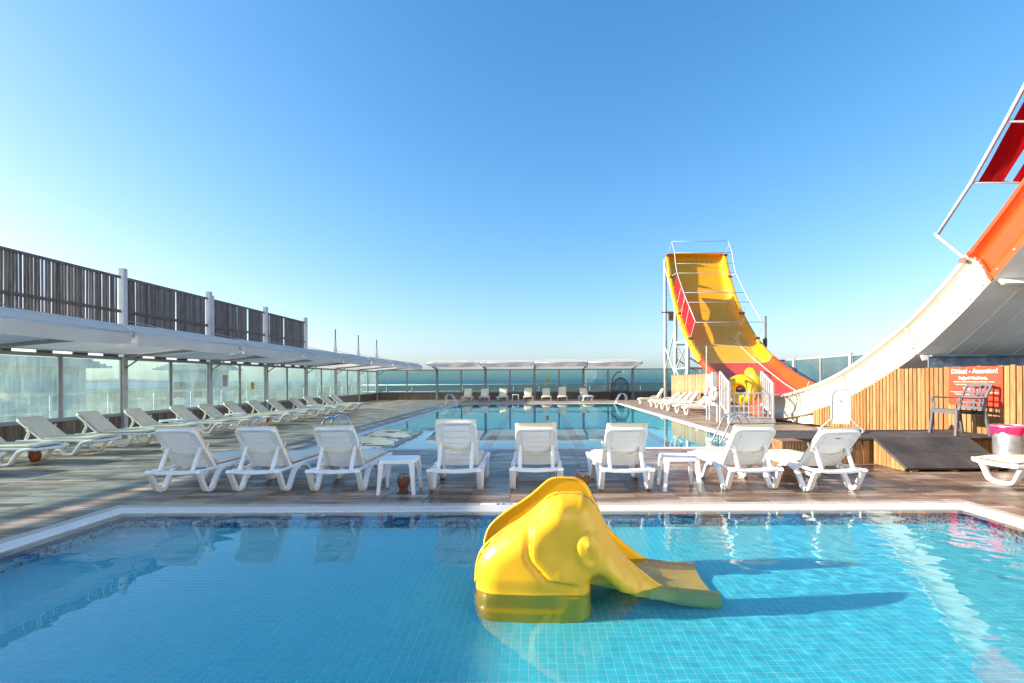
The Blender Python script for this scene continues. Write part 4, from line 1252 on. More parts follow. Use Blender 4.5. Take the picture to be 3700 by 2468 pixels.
def bulge(x, z):
    dt = min(seg_d(x, z, OUT[i], OUT[i + 1]) for i in range(len(OUT) - 1))
    db = min(seg_d(x, z, OUTB[i], OUTB[i + 1]) for i in range(len(OUTB) - 1) if not (OUTB[i][1] <= -0.399 and OUTB[i + 1][1] <= -0.399))
    # rounded shoulder towards the rim and the free edges
    full = 0.125 * (1 - ess(0.45, 0.95, x)) + 0.045
    s = min(1.0, dt / 0.17); k1 = sqrt(max(0, 1 - (1 - s) ** 2))
    s = min(1.0, db / 0.09); k2 = sqrt(max(0, 1 - (1 - s) ** 2))
    d = full * k1 * (0.25 + 0.75 * k2)
    d *= 0.80 + 0.20 * ess(-0.45, 0.0, x)
    # lower body draws in a little above the water, legs bulge
    d -= 0.020 * ess(0.10, -0.02, z) * ess(0.38, 0.28, x)
    d += 0.022 * ess(-0.22, -0.28, z) * ess(0.20, 0.13, x)
    if z < -0.05 and x < 0.4: d += 0.016 * ess(0.10, 0.20, x)
    # ear: a raised flap with a crisp rim on its back edge
    if -0.2 < x < 0.4 and -0.05 < z < 0.66:
        de = min(seg_d(x, z, EAR[i], EAR[i + 1]) for i in range(10))
        if in_poly(x, z, EAR):
            fade = ess(0.31, 0.12, x) * ess(0.0, 0.06, dt)
            d += (0.036 * fade) * ess(0.0, 0.024, de) * (1 - 0.62 * ess(0.04, 0.20, de))
        else:
            d -= 0.014 * ess(0.06, 0.0, de) * ess(0.30, 0.15, x) * ess(0.0, 0.05, dt)
    # cheek, eye socket and eye
    r = sqrt(((x - 0.342) / 0.125) ** 2 + ((z - 0.275) / 0.145) ** 2)
    d += 0.014 * ess(1.0, 0.55, r)
    r = sqrt((x - 0.325) ** 2 + (z - 0.330) ** 2)
    d += 0.010 * ess(0.105, 0.050, r) + 0.020 * math.exp(-(r / 0.026) ** 2)
    # trunk ridges
    if x > 0.5: d += 0.006 * sin((x - 0.5) * 55) * ess(0.5, 0.6, x) * ess(0.85, 0.75, x) * min(1, dt / 0.05)
    return d
def col_x(a):
    return EX0 + (1.235 - EX0) * a
NXE, NZE = 210, 96
xs_e = []
for i in range(NXE + 1):
    a = i / NXE
    xs_e.append(EX0 + (1.235 - EX0) * a)
xs_e = sorted(set([round(x, 5) for x in xs_e] + [-0.4345, -0.433, -0.430, -0.428, -0.42, -0.415, 0.326, 0.334, 0.340, 0.343, 0.345, 0.348, 0.352, 0.358]))
el = empty('elephant_slide', (0.4, 3.70, SP_FLOOR), label='yellow elephant-shaped children\'s slide standing in the small pool', cat='pool slide')
EO = Vector((0.4, 3.70, SP_FLOOR))
tops = smooth_path([(x, 0, z) for x, z in zip(TOPX, TOPZ)], 4)
tx, tz = [p.x for p in tops], [p.z for p in tops]
bots = smooth_path([(x, 0, z) for x, z in zip(BOTX, BOTZ)], 3)
bx, bz = [p.x for p in bots], [max(p.z, -0.40) for p in bots]
SHELF = 0.045
def side_shell(ysign, yrim, NZE=NZE):
    mb = MB()
    def patch(xs, lo, hi, nz, both):
        cols = []
        for x in xs:
            z0, z1 = lo(x), hi(x)
            if z0 > z1 - 0.004: z0 = z1 - 0.004
            col = []
            for j in range(nz + 1):
                f = j / nz
                f = (0.5 - 0.5 * cos(pi * f)) if both else sin(pi / 2 * f)
                z = z0 + (z1 - z0) * f
                col.append((x, yrim - ysign * bulge(x, z), z))
            cols.append(col)
        if ysign < 0: cols.reverse()
        mb.quadstrip([list(c) for c in cols], closed=False, cap=False)
    def leg_lo(x):
        return interp(x, [-0.435, -0.43, -0.41, -0.395, 0.33, 0.343, 0.345], [0.015, -0.20, -0.36, -0.40, -0.40, -0.37, -0.25])
    body = [x for x in xs_e if x <= LEGX + 1e-6]
    right = [x for x in xs_e if x >= LEGX - 1e-6]
    tz_ = lambda x: interp(x, tx, tz)
    patch(body, lambda x: min(SHELF, tz_(x) - 0.003), tz_, NZE, False)
    patch(right, lambda x: interp(x, bx, bz), tz_, NZE, False)
    patch(body, leg_lo, lambda x: min(SHELF, tz_(x) - 0.003), max(8, NZE // 2), False)
    return mb
def chute_z(x):
    return interp(x, [-0.435, -0.36, -0.24, -0.23, -0.10, -0.09, 0.05, 0.20, 0.36, 0.50, 0.66, 0.80, 0.95, 1.08, 1.235], [-0.38, -0.37, -0.37, -0.16, -0.16, 0.02, 0.06, 0.05, 0.0, -0.07, -0.15, -0.215, -0.27, -0.30, -0.31])
def rel(mb):
    mb.v = [(p[0] - EO.x, p[1] - EO.y, p[2] - EO.z) for p in mb.v]; return mb
receivers.append(rel(side_shell(1, YN)).build('near_side_shell', MAT['elephant'], el, smooth=True, merge=True))
receivers.append(rel(side_shell(-1, YF, 30)).build('far_side_shell', MAT['elephant'], el, smooth=True, merge=True))
# rolled rims and inner cheeks
for nm, y0, sgn in (('near', YN, 1), ('far', YF, -1)):
    pts = [(x, y0 + sgn * 0.006, interp(x, tx, tz) - 0.002) for x in tx]
    o = rel(MB().tube(pts, 0.0125, 8)).build('rolled_rim', MAT['elephant'], el, smooth=True); receivers.append(o)
    inner = MB(); rows = []
    for x in xs_e:
        zt = interp(x, tx, tz) - 0.004; zb = min(chute_z(x) - 0.02, zt - 0.02)
        rows.append([(x, y0 + sgn * (0.012 + 0.018 * ess(0, 1, f / 6)), zt + (zb - zt) * f / 6) for f in range(7)])
    if sgn < 0: rows = [list(reversed(r)) for r in rows]
    inner.quadstrip(rows, closed=False, cap=False)
    o = rel(inner).build('inner_cheek', MAT['elephant'], el, smooth=True); receivers.append(o)
rows = []
for x in xs_e:
    z = chute_z(x); rows.append([(x, YN + 0.028 + (YF - YN - 0.056) * f / 8, z + 0.05 * abs(f / 4 - 1) ** 4) for f in range(9)])
o = rel(MB().quadstrip(rows, closed=False, cap=False)).build('chute_floor', MAT['elephant'], el, smooth=True); receivers.append(o)
# closed ends: rump between the two sides and the lip of the chute
def cap_fn(a, b):
    z = -0.40 + 0.46 * b; y_ = YN - 0.075 * (1 - b) * 0 + (YF - YN) * a
    return (EX0 + 0.012 - 0.02 * sin(pi * a), y_, z)
o = rel(MB().grid(8, 6, cap_fn)).build('rump', MAT['elephant'], el, smooth=True); receivers.append(o)
o = rel(MB().box(1.215, 1.237, YN + 0.01, YF - 0.01, -0.395, -0.309)).build('chute_lip', MAT['elephant'], el); receivers.append(o)
sc_ = MB().lathe([(0, 0.004), (0.006, 0.003), (0.008, 0)], 8).mesh('rivet', MAT['chairgrey'], True)
for x in (-0.30, -0.06, 0.14, 0.30, 0.42, 0.60, 0.72, 0.95, 1.15):
    for y0 in (YN + 0.006, YF - 0.006):
        inst('rivet', sc_, el, loc=(x - EO.x, y0 - EO.y, interp(x, tx, tz) + 0.010 - EO.z))

# ================================================================== tall boomerang slide
XS, SWID, WALL = 7.92, 3.33, 0.72
RIMY = [30.1, 29.75, 29.1, 28.0, 26.7, 25.3, 24.0, 22.0, 20.0, 18.2, 16.67, 15.1, 12.88, 10.87, 9.79, 9.02, 8.1, 6.9, 5.7, 4.6]
RIMZ = [9.0, 8.25, 7.0, 5.5, 4.22, 3.2, 2.49, 1.68, 1.12, 0.86, 0.84, 1.03, 1.56, 2.42, 3.07, 3.66, 4.46, 5.70, 7.10, 8.6]
rim = smooth_path([(0, y_, z_) for y_, z_ in zip(RIMY, RIMZ)], 6)
RN = len(rim)
def frame(i):
    a, b = rim[max(0, i - 1)], rim[min(RN - 1, i + 1)]
    t_ = (b - a).normalized()
    n = Vector((0, -t_.z, t_.y))            # towards the inside of the bowl
    if n.z < 0 and abs(t_.y) > 0.2: n = -n
    if abs(t_.y) <= 0.2: n = Vector((0, -1, 0)) if rim[i].y > 18 else Vector((0, 1, 0))
    return rim[i], n
ribL = [(-0.12, -0.03), (-0.125, 0.085), (-0.095, 0.105), (-0.050, 0.17), (-0.020, 0.30), (0.0, 0.47), (-0.005, 0.56), (-0.045, 0.615), (-0.145, 0.645), (-0.15, 0.715), (-0.07, 0.735), (0.0, 0.72)]
inL = [(0.045, 0.64), (0.06, 0.42), (0.10, 0.24), (0.19, 0.085), (0.35, 0.015), (0.5, 0.0)]
W = SWID
prof_top = ribL + inL + [(W - 0.5, 0.0)] + [(W - x, h) for x, h in reversed(inL[:-1])] + [(W - x, h) for x, h in reversed(ribL)]
prof_bot = [(W - 0.10, -0.045), (W - 0.35, -0.055), (W * 0.75, -0.06), (W * 0.5, -0.06), (W * 0.25, -0.06), (0.35, -0.055), (0.10, -0.045)]
def pt(i, x, h, f=None):
    P, n = frame(i)
    ws = 1.0 - 0.52 * ess(18.0, 24.0, P.y)
    q = P + n * ((h - WALL) * ws)
    return Vector((XS + x, q.y, q.z))
slide = empty('water_slide', (XS + W / 2, 17.3, 0), label='tall boomerang water slide with yellow, orange and white fibreglass sections', cat='water slide')
SO = Vector(slide.location)
def srel(mb):
    mb.v = [(p[0] - SO.x, p[1] - SO.y, p[2] - SO.z) for p in mb.v]; return mb
def y2i(y_):
    return min(range(RN), key=lambda k: abs(rim[k].y - y_))
SEC = [(30.1, 28.9, 'yellow'), (28.9, 27.2, 'yellow'), (27.2, 25.6, 'yellow'), (25.6, 23.9, 'yellow'), (23.9, 20.5, 'orange'), (20.5, 17.2, 'orange'),
       (17.2, 15.0, 'slidewhite'), (15.0, 12.75, 'slidewhite'), (12.75, 10.62, 'slidewhite'), (10.62, 9.02, 'slidewhite'), (9.02, 6.9, 'orange'), (6.9, 4.6, 'orange')]
bolts = MB()
def bolt_at(p, n, r=0.022):
    n = Vector(n).normalized(); a = n.orthogonal().normalized(); b_ = n.cross(a)
    bolts.quadstrip([[p + a * (r * cos(q)) + b_ * (r * sin(q)) for q in [k * pi / 3 for k in range(6)]],
                     [p + n * 0.018 + a * (r * .7 * cos(q)) + b_ * (r * .7 * sin(q)) for q in [k * pi / 3 for k in range(6)]]], True, True)
for ya, yb, m in SEC:
    i0, i1 = y2i(ya), y2i(yb)
    rows = [[pt(i, x, h) for x, h in prof_top] for i in range(i0, i1 + 1)]
    mb = MB().quadstrip(rows, closed=False, cap=False)
    srel(mb).build('slide_panel', MAT[m], slide, smooth=38)
    rows = [[pt(i, x, h) for x, h in ([prof_top[-1 - 0]] + [])] for i in range(i0, i1 + 1)]
    mb = MB().quadstrip([[pt(i, x, h) for x, h in [(W + 0.12, -0.03)] + prof_bot + [(-0.12, -0.03)]] for i in range(i0, i1 + 1)], closed=False, cap=False)
    srel(mb).build('slide_underside', MAT['underside'], slide, smooth=50)
    # flange round the joint, proud of the panel
    if ya < 30:
        P, n = frame(i0); tdir = (rim[min(RN - 1, i0 + 1)] - rim[max(0, i0 - 1)]).normalized() * 0.045
        outl = [(x - 0.012, h) for x, h in ribL[:-1]] + [(0.0, 0.745)]
        inn = [(x - 0.06 if x > -0.09 else x - 0.025, h) for x, h in ribL[:-1]] + [(0.0, 0.75)]
        strip = MB()
        rings = []
        for (x, h), (x2, h2) in zip(outl, inn):
            a = pt(i0, x, h); b_ = pt(i0, max(x2, -0.16), h2)
            rings.append([a - tdir * 0.6, a + tdir * 0.6, b_ + tdir * 0.6, b_ - tdir * 0.6])
        strip.quadstrip(rings, True, True)
        srel(strip).build('joint_flange', MAT[m], slide, smooth=40)
        for h in (0.13, 0.24, 0.36, 0.47, 0.57):
            xb = interp(h, [q[1] for q in ribL[1:8]], [q[0] for q in ribL[1:8]])
            bolt_at(pt(i0, xb - 0.062, h) - tdir * 0.1, (-1, 0, 0), 0.026)
        # ribs under the floor
        rb = MB()
        for s in (-1, 1):
            ring = []
            for x, h in [(-0.05, -0.06), (W + 0.05, -0.06), (W + 0.05, -0.17), (-0.05, -0.17)]: ring.append(pt(i0, x, h) + tdir * (0.12 + 0.30 * (s + 1)))
            rb.quadstrip([ring, [q + tdir * 0.25 for q in ring]], True, True)
        srel(rb).build('floor_rib', MAT['underside'], slide)
for xr in (0.45, 0.9, 1.35, 1.8, 2.25, 2.7):
    srel(MB().tube([pt(i, xr, -0.066) for i in range(y2i(13.2), y2i(5.0), 2)], 0.016, 6)).build('stiffening_rib', MAT['underside'], slide, smooth=True)
i0, i1 = y2i(17.2), y2i(8.2)
acc = 0
for i in range(i0, i1):
    d = (pt(i + 1, -0.1, 0.03) - pt(i, -0.1, 0.03)).length; acc += d
    if acc > 0.30:
        acc = 0; bolt_at(pt(i, -0.123, 0.03), (-1, 0, 0), 0.026)
for k in range(13):
    bolt_at(pt(y2i(10.62), 0.1 + k * 0.26, -0.12), (0, -1, 0.3), 0.022)
bb_ = srel(bolts).build('bolt_heads', MAT['galv'], slide, kind='stuff')
# seams printed as thin raised lines inside the bowl
for ya, yb, m in SEC[1:6]:
    i0 = y2i(ya)
    pts = [pt(i0, x, h + 0.004) for x, h in prof_top[11:-11]]
    srel(MB().tube(pts, 0.012, 5)).build('panel_seam', MAT['print_white'], slide)
# row of water jets at the top
for k in range(8):
    p = pt(3, 0.55 + k * 0.30, 0.01)
    srel(MB().lathe([(0, 0.03), (0.04, 0.02), (0.05, 0)], 8, p)).build('water_jet', MAT['blackmetal'], slide)
# end wall of the ramp and trough pedestal
P0 = [pt(0, x, h) for x, h in prof_top[11:-11]]
ew = MB(); ew.v += [tuple(p) for p in P0] + [tuple(p + Vector((0, 0.06, 0.03))) for p in P0]
n_ = len(P0)
ew.f += [tuple(range(n_)), tuple(reversed(range(n_, 2 * n_)))] + [(i, n_ + i, n_ + (i + 1) % n_, (i + 1) % n_) for i in range(n_)]
srel(ew).build('end_wall', MAT['yellow'], slide)
# guard frame of pipes above both arms
FP = [(29.4, 9.54), (28.8, 8.71), (28.62, 8.05), (28.3, 7.43), (27.06, 6.10), (26.36, 5.47), (25.0, 4.25)]
NP = [(9.86, 4.25), (9.09, 4.96), (8.416, 5.73), (7.5, 6.85), (6.4, 8.2)]
for nm, L in (('far', FP), ('near', NP)):
    for x in (XS, XS + W):
        srel(MB().tube([(x, a, b_) for a, b_ in L], 0.025 if nm == 'far' else 0.034, 8)).build('guard_pipe', MAT['pipe'], slide, smooth=True)
    for k, (a, b_) in enumerate(L):
        if nm == 'near' and k == 0: continue
        srel(MB().tube([(XS, a, b_), (XS + W, a, b_)], 0.015 if nm == 'far' else 0.024, 6)).build('cross_pipe', MAT['pipe'], slide, smooth=True)
def rim_at(y_):
    return Vector((0, y_, rim[y2i(y_)].z))
for a, b_, yr in ((29.3, 9.4, 30.05), (28.3, 7.43, 29.3), (26.6, 5.7, 27.6), (25.0, 4.25, 25.75)):
    for x in (XS - 0.05, XS + W + 0.05):
        q = rim_at(yr); srel(MB().tube([(x, a, b_), (x, yr, q.z)], 0.02, 6)).build('guard_strut', MAT['pipe'], slide)
        srel(MB().box(x - 0.12, x + 0.12, yr - 0.1, yr + 0.1, q.z - 0.06, q.z + 0.05)).build('clamp', MAT['rustpost'], slide)
for a, b_, yr in ((9.86, 4.25, 9.12), (6.9, 7.6, 6.2)):
    for x in (XS - 0.05, XS + W + 0.05):
        q = rim_at(yr); srel(MB().tube([(x, a, b_), (x, yr, q.z)], 0.03, 6)).build('guard_strut', MAT['pipe'], slide)
        srel(MB().box(x - 0.10, x + 0.10, yr - 0.08, yr + 0.08, q.z - 0.05, q.z + 0.05)).build('clamp', MAT['rustpost'], slide)
# red sheets: on the far arm's side and across the near arm's frame
def sheet(q, mb=None):
    """slightly billowed sheet with thickness from four corners"""
    A, B, C, D = [Vector(p) for p in q]
    nrm = (B - A).cross(D - A).normalized()
    def f(s):
        return lambda a, b_: (A * (1 - a) + B * a) * (1 - b_) + (D * (1 - a) + C * a) * b_ + nrm * (0.06 * sin(pi * a) * sin(pi * b_) + s * 0.006 + 0.01 * sin(a * 17 + b_ * 5))
    m = MB().grid(8, 8, f(1)); n = len(m.f); m.grid(8, 8, f(-1))
    for i in range(n, len(m.f)): m.f[i] = tuple(reversed(m.f[i]))
    return m
FS = [(28.35, 7.3), (27.6, 6.45), (26.9, 5.85), (26.1, 5.12), (25.15, 4.3)]
RS = [28.9, 28.2, 27.5, 26.8, 25.95]
for k in range(4):
    a, b_ = FS[k], FS[k + 1]
    qa, qb = rim_at(RS[k] - 0.08), rim_at(RS[k + 1] - 0.08)
    srel(sheet([(XS, a[0] + 0.04, a[1]), (XS, b_[0] + 0.05, b_[1]), (XS, RS[k + 1] - 0.08, qb.z + 0.12), (XS, RS[k] - 0.08, qa.z + 0.12)])).build('red_sheet', MAT['red'], slide, smooth=True)
    if k: srel(MB().tube([(XS, a[0], a[1]), (XS, RS[k], qa.z)], 0.022, 6)).build('guard_strut', MAT['pipe'], slide)
for x0, x1 in ((0.12, 0.58), (0.74, 1.25), (1.4, 1.95), (2.1, 2.7)):
    for k in (1, 2):
        a, b_ = NP[k], NP[k + 1]
        srel(sheet([(XS + x0, a[0], a[1]), (XS + x1, a[0], a[1]), (XS + x1, b_[0], b_[1]), (XS + x0, b_[0], b_[1])])).build('red_sheet', MAT['red'], slide, smooth=True)
# rope lying down the ramp
rp = [pt(y2i(yy), 2.45 + 0.12 * k, 0.03) for k, yy in enumerate((26.4, 25.5, 24.6, 23.2, 21.5, 19.5, 17.6))]
srel(MB().tube(rp, 0.012, 5)).build('rope', MAT['print_white'], slide)
# trough pedestal
ped = [(-0.02, 15.0), (-0.02, 17.4), (-0.02, 17.9)]
mb = MB()
poly = [(14.35, 0.33), (14.35, 0.10), (14.9, 0.05), (16.6, 0.05), (17.0, 0.14), (17.5, 0.28), (17.5, 0.33)]
mb.prism(poly, (XS + 0.02, 0, 0), (0, 1, 0), (0, 0, 1), (0.08, 0, 0))
srel(mb).build('pedestal_skirt', MAT['slidewhite'], slide)
srel(MB().box(XS + 0.2, XS + W - 0.2, 14.6, 20.5, 0.0, 0.16)).build('pedestal', MAT['blackmetal'], slide)
# steel frame under the near arm
srel(MB().box(XS - 0.10, XS + W + 0.2, 9.98, 10.00, 1.56, 1.86).box(XS - 0.10, XS + W + 0.2, 9.88, 10.10, 1.83, 1.86).box(XS - 0.10, XS + W + 0.2, 9.88, 10.10, 1.55, 1.58)).build('support_beam', MAT['galvblue'] if 'galvblue' in MAT else MAT['alu'], slide)
for x in (XS + 0.14, XS + W - 0.1):
    srel(MB().tube([(x, 10.0, 0), (x, 10.0, 1.50)], 0.105, 14)).build('support_column', MAT['post'], slide, smooth=True)
    srel(MB().box(x - 0.24, x + 0.24, 9.80, 10.20, 1.50, 1.545)).build('cap_plate', MAT['pipe'], slide)
for x in (XS + 0.6, XS + W - 0.3):
    for yy, zz in ((7.6, 4.1), (5.2, 6.7)):
        srel(MB().tube([(x, yy, 0), (x, yy, zz)], 0.12, 12)).build('support_column', MAT['pipe'], slide, smooth=True)
# lattice tower behind the far arm
TWX = (XS + 0.05, XS + W - 0.05)
for x in TWX:
    for yy, zz in ((28.9, 6.3), (26.55, 3.6), (31.2, 8.9)):
        srel(MB().tube([(x, yy, 0), (x, yy, zz)], 0.11, 10)).build('tower_leg', MAT['pipe'], slide, smooth=True)
    for (a, b_) in (((28.9, 0.5), (26.55, 2.0)), ((26.55, 0.5), (28.9, 2.0)), ((28.9, 2.0), (26.55, 3.4)), ((26.55, 2.0), (28.9, 3.5)), ((28.9, 3.5), (26.55, 2.0)), ((26.7, 3.5), (28.9, 5.9)),
                    ((28.9, 5.5), (31.2, 8.5)), ((31.2, 2.0), (28.9, 4.5)), ((28.9, 1.6), (31.2, 3.4)), ((28.9, 2.0), (26.55, 2.0)), ((28.9, 0.5), (26.55, 0.5)), ((28.9, 3.5), (26.55, 3.5))):
        srel(MB().tube([(x, a[0], a[1]), (x, b_[0], b_[1])], 0.045, 6)).build('lattice_brace', MAT['pipe'], slide)
for yy in (28.9, 26.55):
    for z0, z1 in ((0.6, 2.6), (2.6, 0.6), (2.0, 2.0), (3.4, 3.4)):
        srel(MB().tube([(TWX[0], yy, z0), (TWX[1], yy, z1)], 0.04, 6)).build('lattice_brace', MAT['pipe'], slide)
srel(MB().box(XS - 0.75, XS, 28.85, 28.95, 5.25, 5.33).box(XS - 0.35, XS - 0.05, 28.86, 28.94, 4.8, 5.25)).build('lamp_bracket', MAT['rustpost'], slide)
# ================================================================== terrace furniture and signs on the sunny side
FLP = sorted([(pt(k, -0.10, -0.03).y, pt(k, -0.10, -0.03).z) for k in range(RN)])
def flange_low(y_):
    return interp(y_, [p[0] for p in FLP], [p[1] for p in FLP])
fence = empty('board_fence', (7.78, 9.42, 0), label='warm larch board fence below the white slide, behind the grey chair', cat='fence')
FO = Vector(fence.location)
yy = 6.2; FBOARD = {}
while yy < 13.75:
    x = 7.78 - 0.047 * (yy - 9.42) if yy > 9.42 else 7.765
    top = 1.60 + random.uniform(-0.012, 0.012)
    if yy > 9.6: top = min(top, flange_low(yy) - 0.015, flange_low(yy + 0.1) - 0.015)
    bot = 0.14 if yy > 9.5 else 0.02
    if top > bot + 0.08:
        d = random.uniform(0, 0.012)
        t0, t1 = top, top
        if yy > 9.6: t0, t1 = min(top, flange_low(yy) - 0.012), min(1.6, flange_low(yy + 0.1) - 0.012)
        mb = MB().prism([(-0.043, 0), (0.043, 0), (0.043, t1 - bot), (-0.043, t0 - bot)], (-0.012, 0, 0), (0, 1, 0), (0, 0, 1), (0.024, 0, 0))
        inst('board', mb.mesh('board', MAT['pinewood']), fence, loc=(x - FO.x + d, yy + 0.052 - FO.y, bot), rot=(0, 0, rad(random.uniform(-2, 2))))
    yy += 0.105
for z in (0.45, 1.35):
    MB().box(0.02, 0.07, -3.2, 1.7 if z > 1 else 4.0, z, z + 0.08).build('rail', MAT['kickwood'], fence)
MB().box(-0.05, -0.02, 2.40, 2.46, 0.14, 1.02).build('cover_strip', MAT['slidewhite'], fence)

# warning sign on the fence (facing the pool)
sign = empty('warning_sign', (7.738, 8.85, 1.25), label='red board with white writing headed Dikkat! - Attention!, on the fence', cat='sign')
sg = MB().prism([(x, y_) for x, y_ in rrect(0.55, 0.345, 0.03, 3)], (0, 0, 0), (0, -1, 0), (0, 0, 1), (0.012, 0, 0)).mesh('board', MAT['signred'])
inst('board', sg, sign)
SR = Matrix(((0, 0, -1), (-1, 0, 0), (0, 1, 0))).to_euler()
def sign_line(txt, frac, width, size, cx=0.5, bold=0.0):
    me = text_mesh(txt, size, MAT['print_white'], 'lettering', bold)
    w = max(v.co.x for v in me.vertices) - min(v.co.x for v in me.vertices)
    k = width * 1.1 / w
    inst('lettering', me, sign, loc=(-0.0035, -(cx - 0.5) * 1.1, 0.345 - frac * 0.69), rot=SR, scale=(k, 1, 1))
sign_line('Dikkat! - Attention!', 0.115, 0.845, 0.120, 0.495, 0.0)
sign_line('Değerli Misafirimiz,', 0.29, 0.53, 0.073, 0.48, 0.0010)
sign_line('Çocukların Havuzlara Ebeveynsiz Girmesi Tehlikeli ve Yasaktır.', 0.385, 0.76, 0.032, 0.49, 0.0)
sign_line('Aileler Kendi Çocuklarının Güvenliğinden Sorumludur.', 0.458, 0.68, 0.032, 0.49, 0.0)
sign_line('Dear Guests,', 0.57, 0.37, 0.073, 0.49, 0.0010)
sign_line('It is Dangerous and Forbidden for Children to Enter the Pools Without Parents.', 0.655, 0.91, 0.030, 0.5, 0.0)
sign_line('Families Are Responsible For The Safety Of The Children.', 0.715, 0.70, 0.030, 0.49, 0.0)
sign_line('a', 0.885, 0.030, 0.075, 0.66, 0.0)

# grey resin armchair
ch = empty('armchair', (7.22, 8.57, 0.43), rad(90), label='dark grey plastic armchair with lattice back, in front of the red sign', cat='chair')
CG = MAT['chairgrey']
for sx in (-1, 1):
    MB().sweep([(sx * 0.275, 0.27, 0.0), (sx * 0.262, 0.245, 0.24), (sx * 0.255, 0.235, 0.43)], rrect(0.026, 0.024, 0.009), (1, 0, 0)).build('front_leg', CG, ch, smooth=40)
    MB().sweep([(sx * 0.275, -0.30, 0.0), (sx * 0.262, -0.255, 0.24), (sx * 0.255, -0.235, 0.40)], rrect(0.026, 0.022, 0.009), (1, 0, 0)).build('rear_leg', CG, ch, smooth=40)
    arm = smooth_path([(sx * 0.262, 0.225, 0.43), (sx * 0.275, 0.205, 0.52), (sx * 0.285, 0.225, 0.605), (sx * 0.287, 0.20, 0.635), (sx * 0.285, 0.05, 0.628), (sx * 0.272, -0.14, 0.624), (sx * 0.250, -0.265, 0.636)], 4)
    MB().sweep(arm, rrect(0.030, 0.011, 0.008), (1, 0, 0)).build('armrest', CG, ch, smooth=40)
    MB().sweep(smooth_path([(sx * 0.245, -0.215, 0.40), (sx * 0.235, -0.235, 0.50), (sx * 0.232, -0.275, 0.66), (sx * 0.235, -0.345, 0.80), (sx * 0.225, -0.375, 0.855)], 4), rrect(0.024, 0.017, 0.009), (1, 0, 0)).build('back_post', CG, ch, smooth=40)
def back_y(z): return interp(z, [0.40, 0.50, 0.66, 0.80, 0.86], [-0.215, -0.235, -0.275, -0.345, -0.378])
for k, z in enumerate((0.455, 0.545, 0.635, 0.725, 0.835)):
    h = 0.025 if k in (0, 4) else 0.016
    pts = [(x, back_y(z) - 0.028 * (1 - (x / 0.23) ** 2), z + (0.022 * (1 - (x / 0.23) ** 2) if k == 4 else 0)) for x in (-0.23, -0.15, -0.07, 0, 0.07, 0.15, 0.23)]
    MB().sweep(pts, [(a, b_) for a, b_ in rrect(h, 0.007, 0.004)], (0, -0.25, 0.97)).build('back_slat', CG, ch, smooth=40)
for x in (-0.115, 0.0, 0.115):
    pts = [(x, back_y(z) - 0.028 * (1 - (x / 0.23) ** 2) - 0.001, z) for z in (0.45, 0.545, 0.64, 0.73, 0.835)]
    MB().sweep(pts, rrect(0.018, 0.006, 0.004), (1, 0, 0)).build('back_slat', CG, ch, smooth=40)
def seat_fn(s):
    return lambda a, b_: ((a - 0.5) * 0.52, -0.22 + 0.47 * b_, 0.405 + 0.03 * b_ - 0.014 * sin(pi * a) * sin(pi * b_) - (0.05 * max(0, (b_ - 0.92) / 0.08)) + s * 0.009)
m_ = MB().grid(10, 12, seat_fn(1)); n_ = len(m_.f); m_.grid(10, 12, seat_fn(-1))
for i in range(n_, len(m_.f)): m_.f[i] = tuple(reversed(m_.f[i]))
m_.build('seat', CG, ch, smooth=True)
MB().box(-0.25, 0.25, 0.225, 0.25, 0.36, 0.43).build('apron', CG, ch)
MB().box(-0.25, 0.25, -0.235, -0.215, 0.34, 0.41).build('apron', CG, ch)

# rubber-tiled platform
pf = empty('platform', (5.7, 8.75, 0), label='low platform topped with black rubber tiles in front of the larch fence', cat='platform')
tile = MB().bbox(-0.249, 0.249, -0.249, 0.249, -0.035, 0.0, 0.006).mesh('rubber_tile', MAT['rubber'])
for i in range(8):
    for j in range(3):
        sy = 1.0 if j < 2 else 0.56
        o = inst('rubber_tile', tile, pf, loc=(3.95 + i * 0.5 - 5.7, (8.12 + j * 0.5 + 0.25 if j < 2 else 9.26) - 8.75, 0.43 + random.uniform(-0.006, 0.0)), rot=(0, 0, rad(random.uniform(-0.6, 0.6))), scale=(1, sy, 1))
MB().box(3.72 - 5.7, 7.70 - 5.7, 8.19 - 8.75, 9.39 - 8.75, 0.30, 0.394).build('sub_frame', MAT['blackmetal'], pf)
sk = MB().box(-0.052, 0.052, -0.012, 0.012, 0.0, 0.375).mesh('skirt_board', MAT['pinewood'])
x = 3.78
while x < 7.68:
    inst('skirt_board', sk, pf, loc=(x - 5.7, 8.165 - 8.75 + random.uniform(0, 0.008), 0.005)); x += 0.122
for k in range(10):
    inst('skirt_board', sk, pf, loc=(3.74 - 5.7, 8.24 + k * 0.122 - 8.75, 0.005), rot=(0, 0, rad(90)))
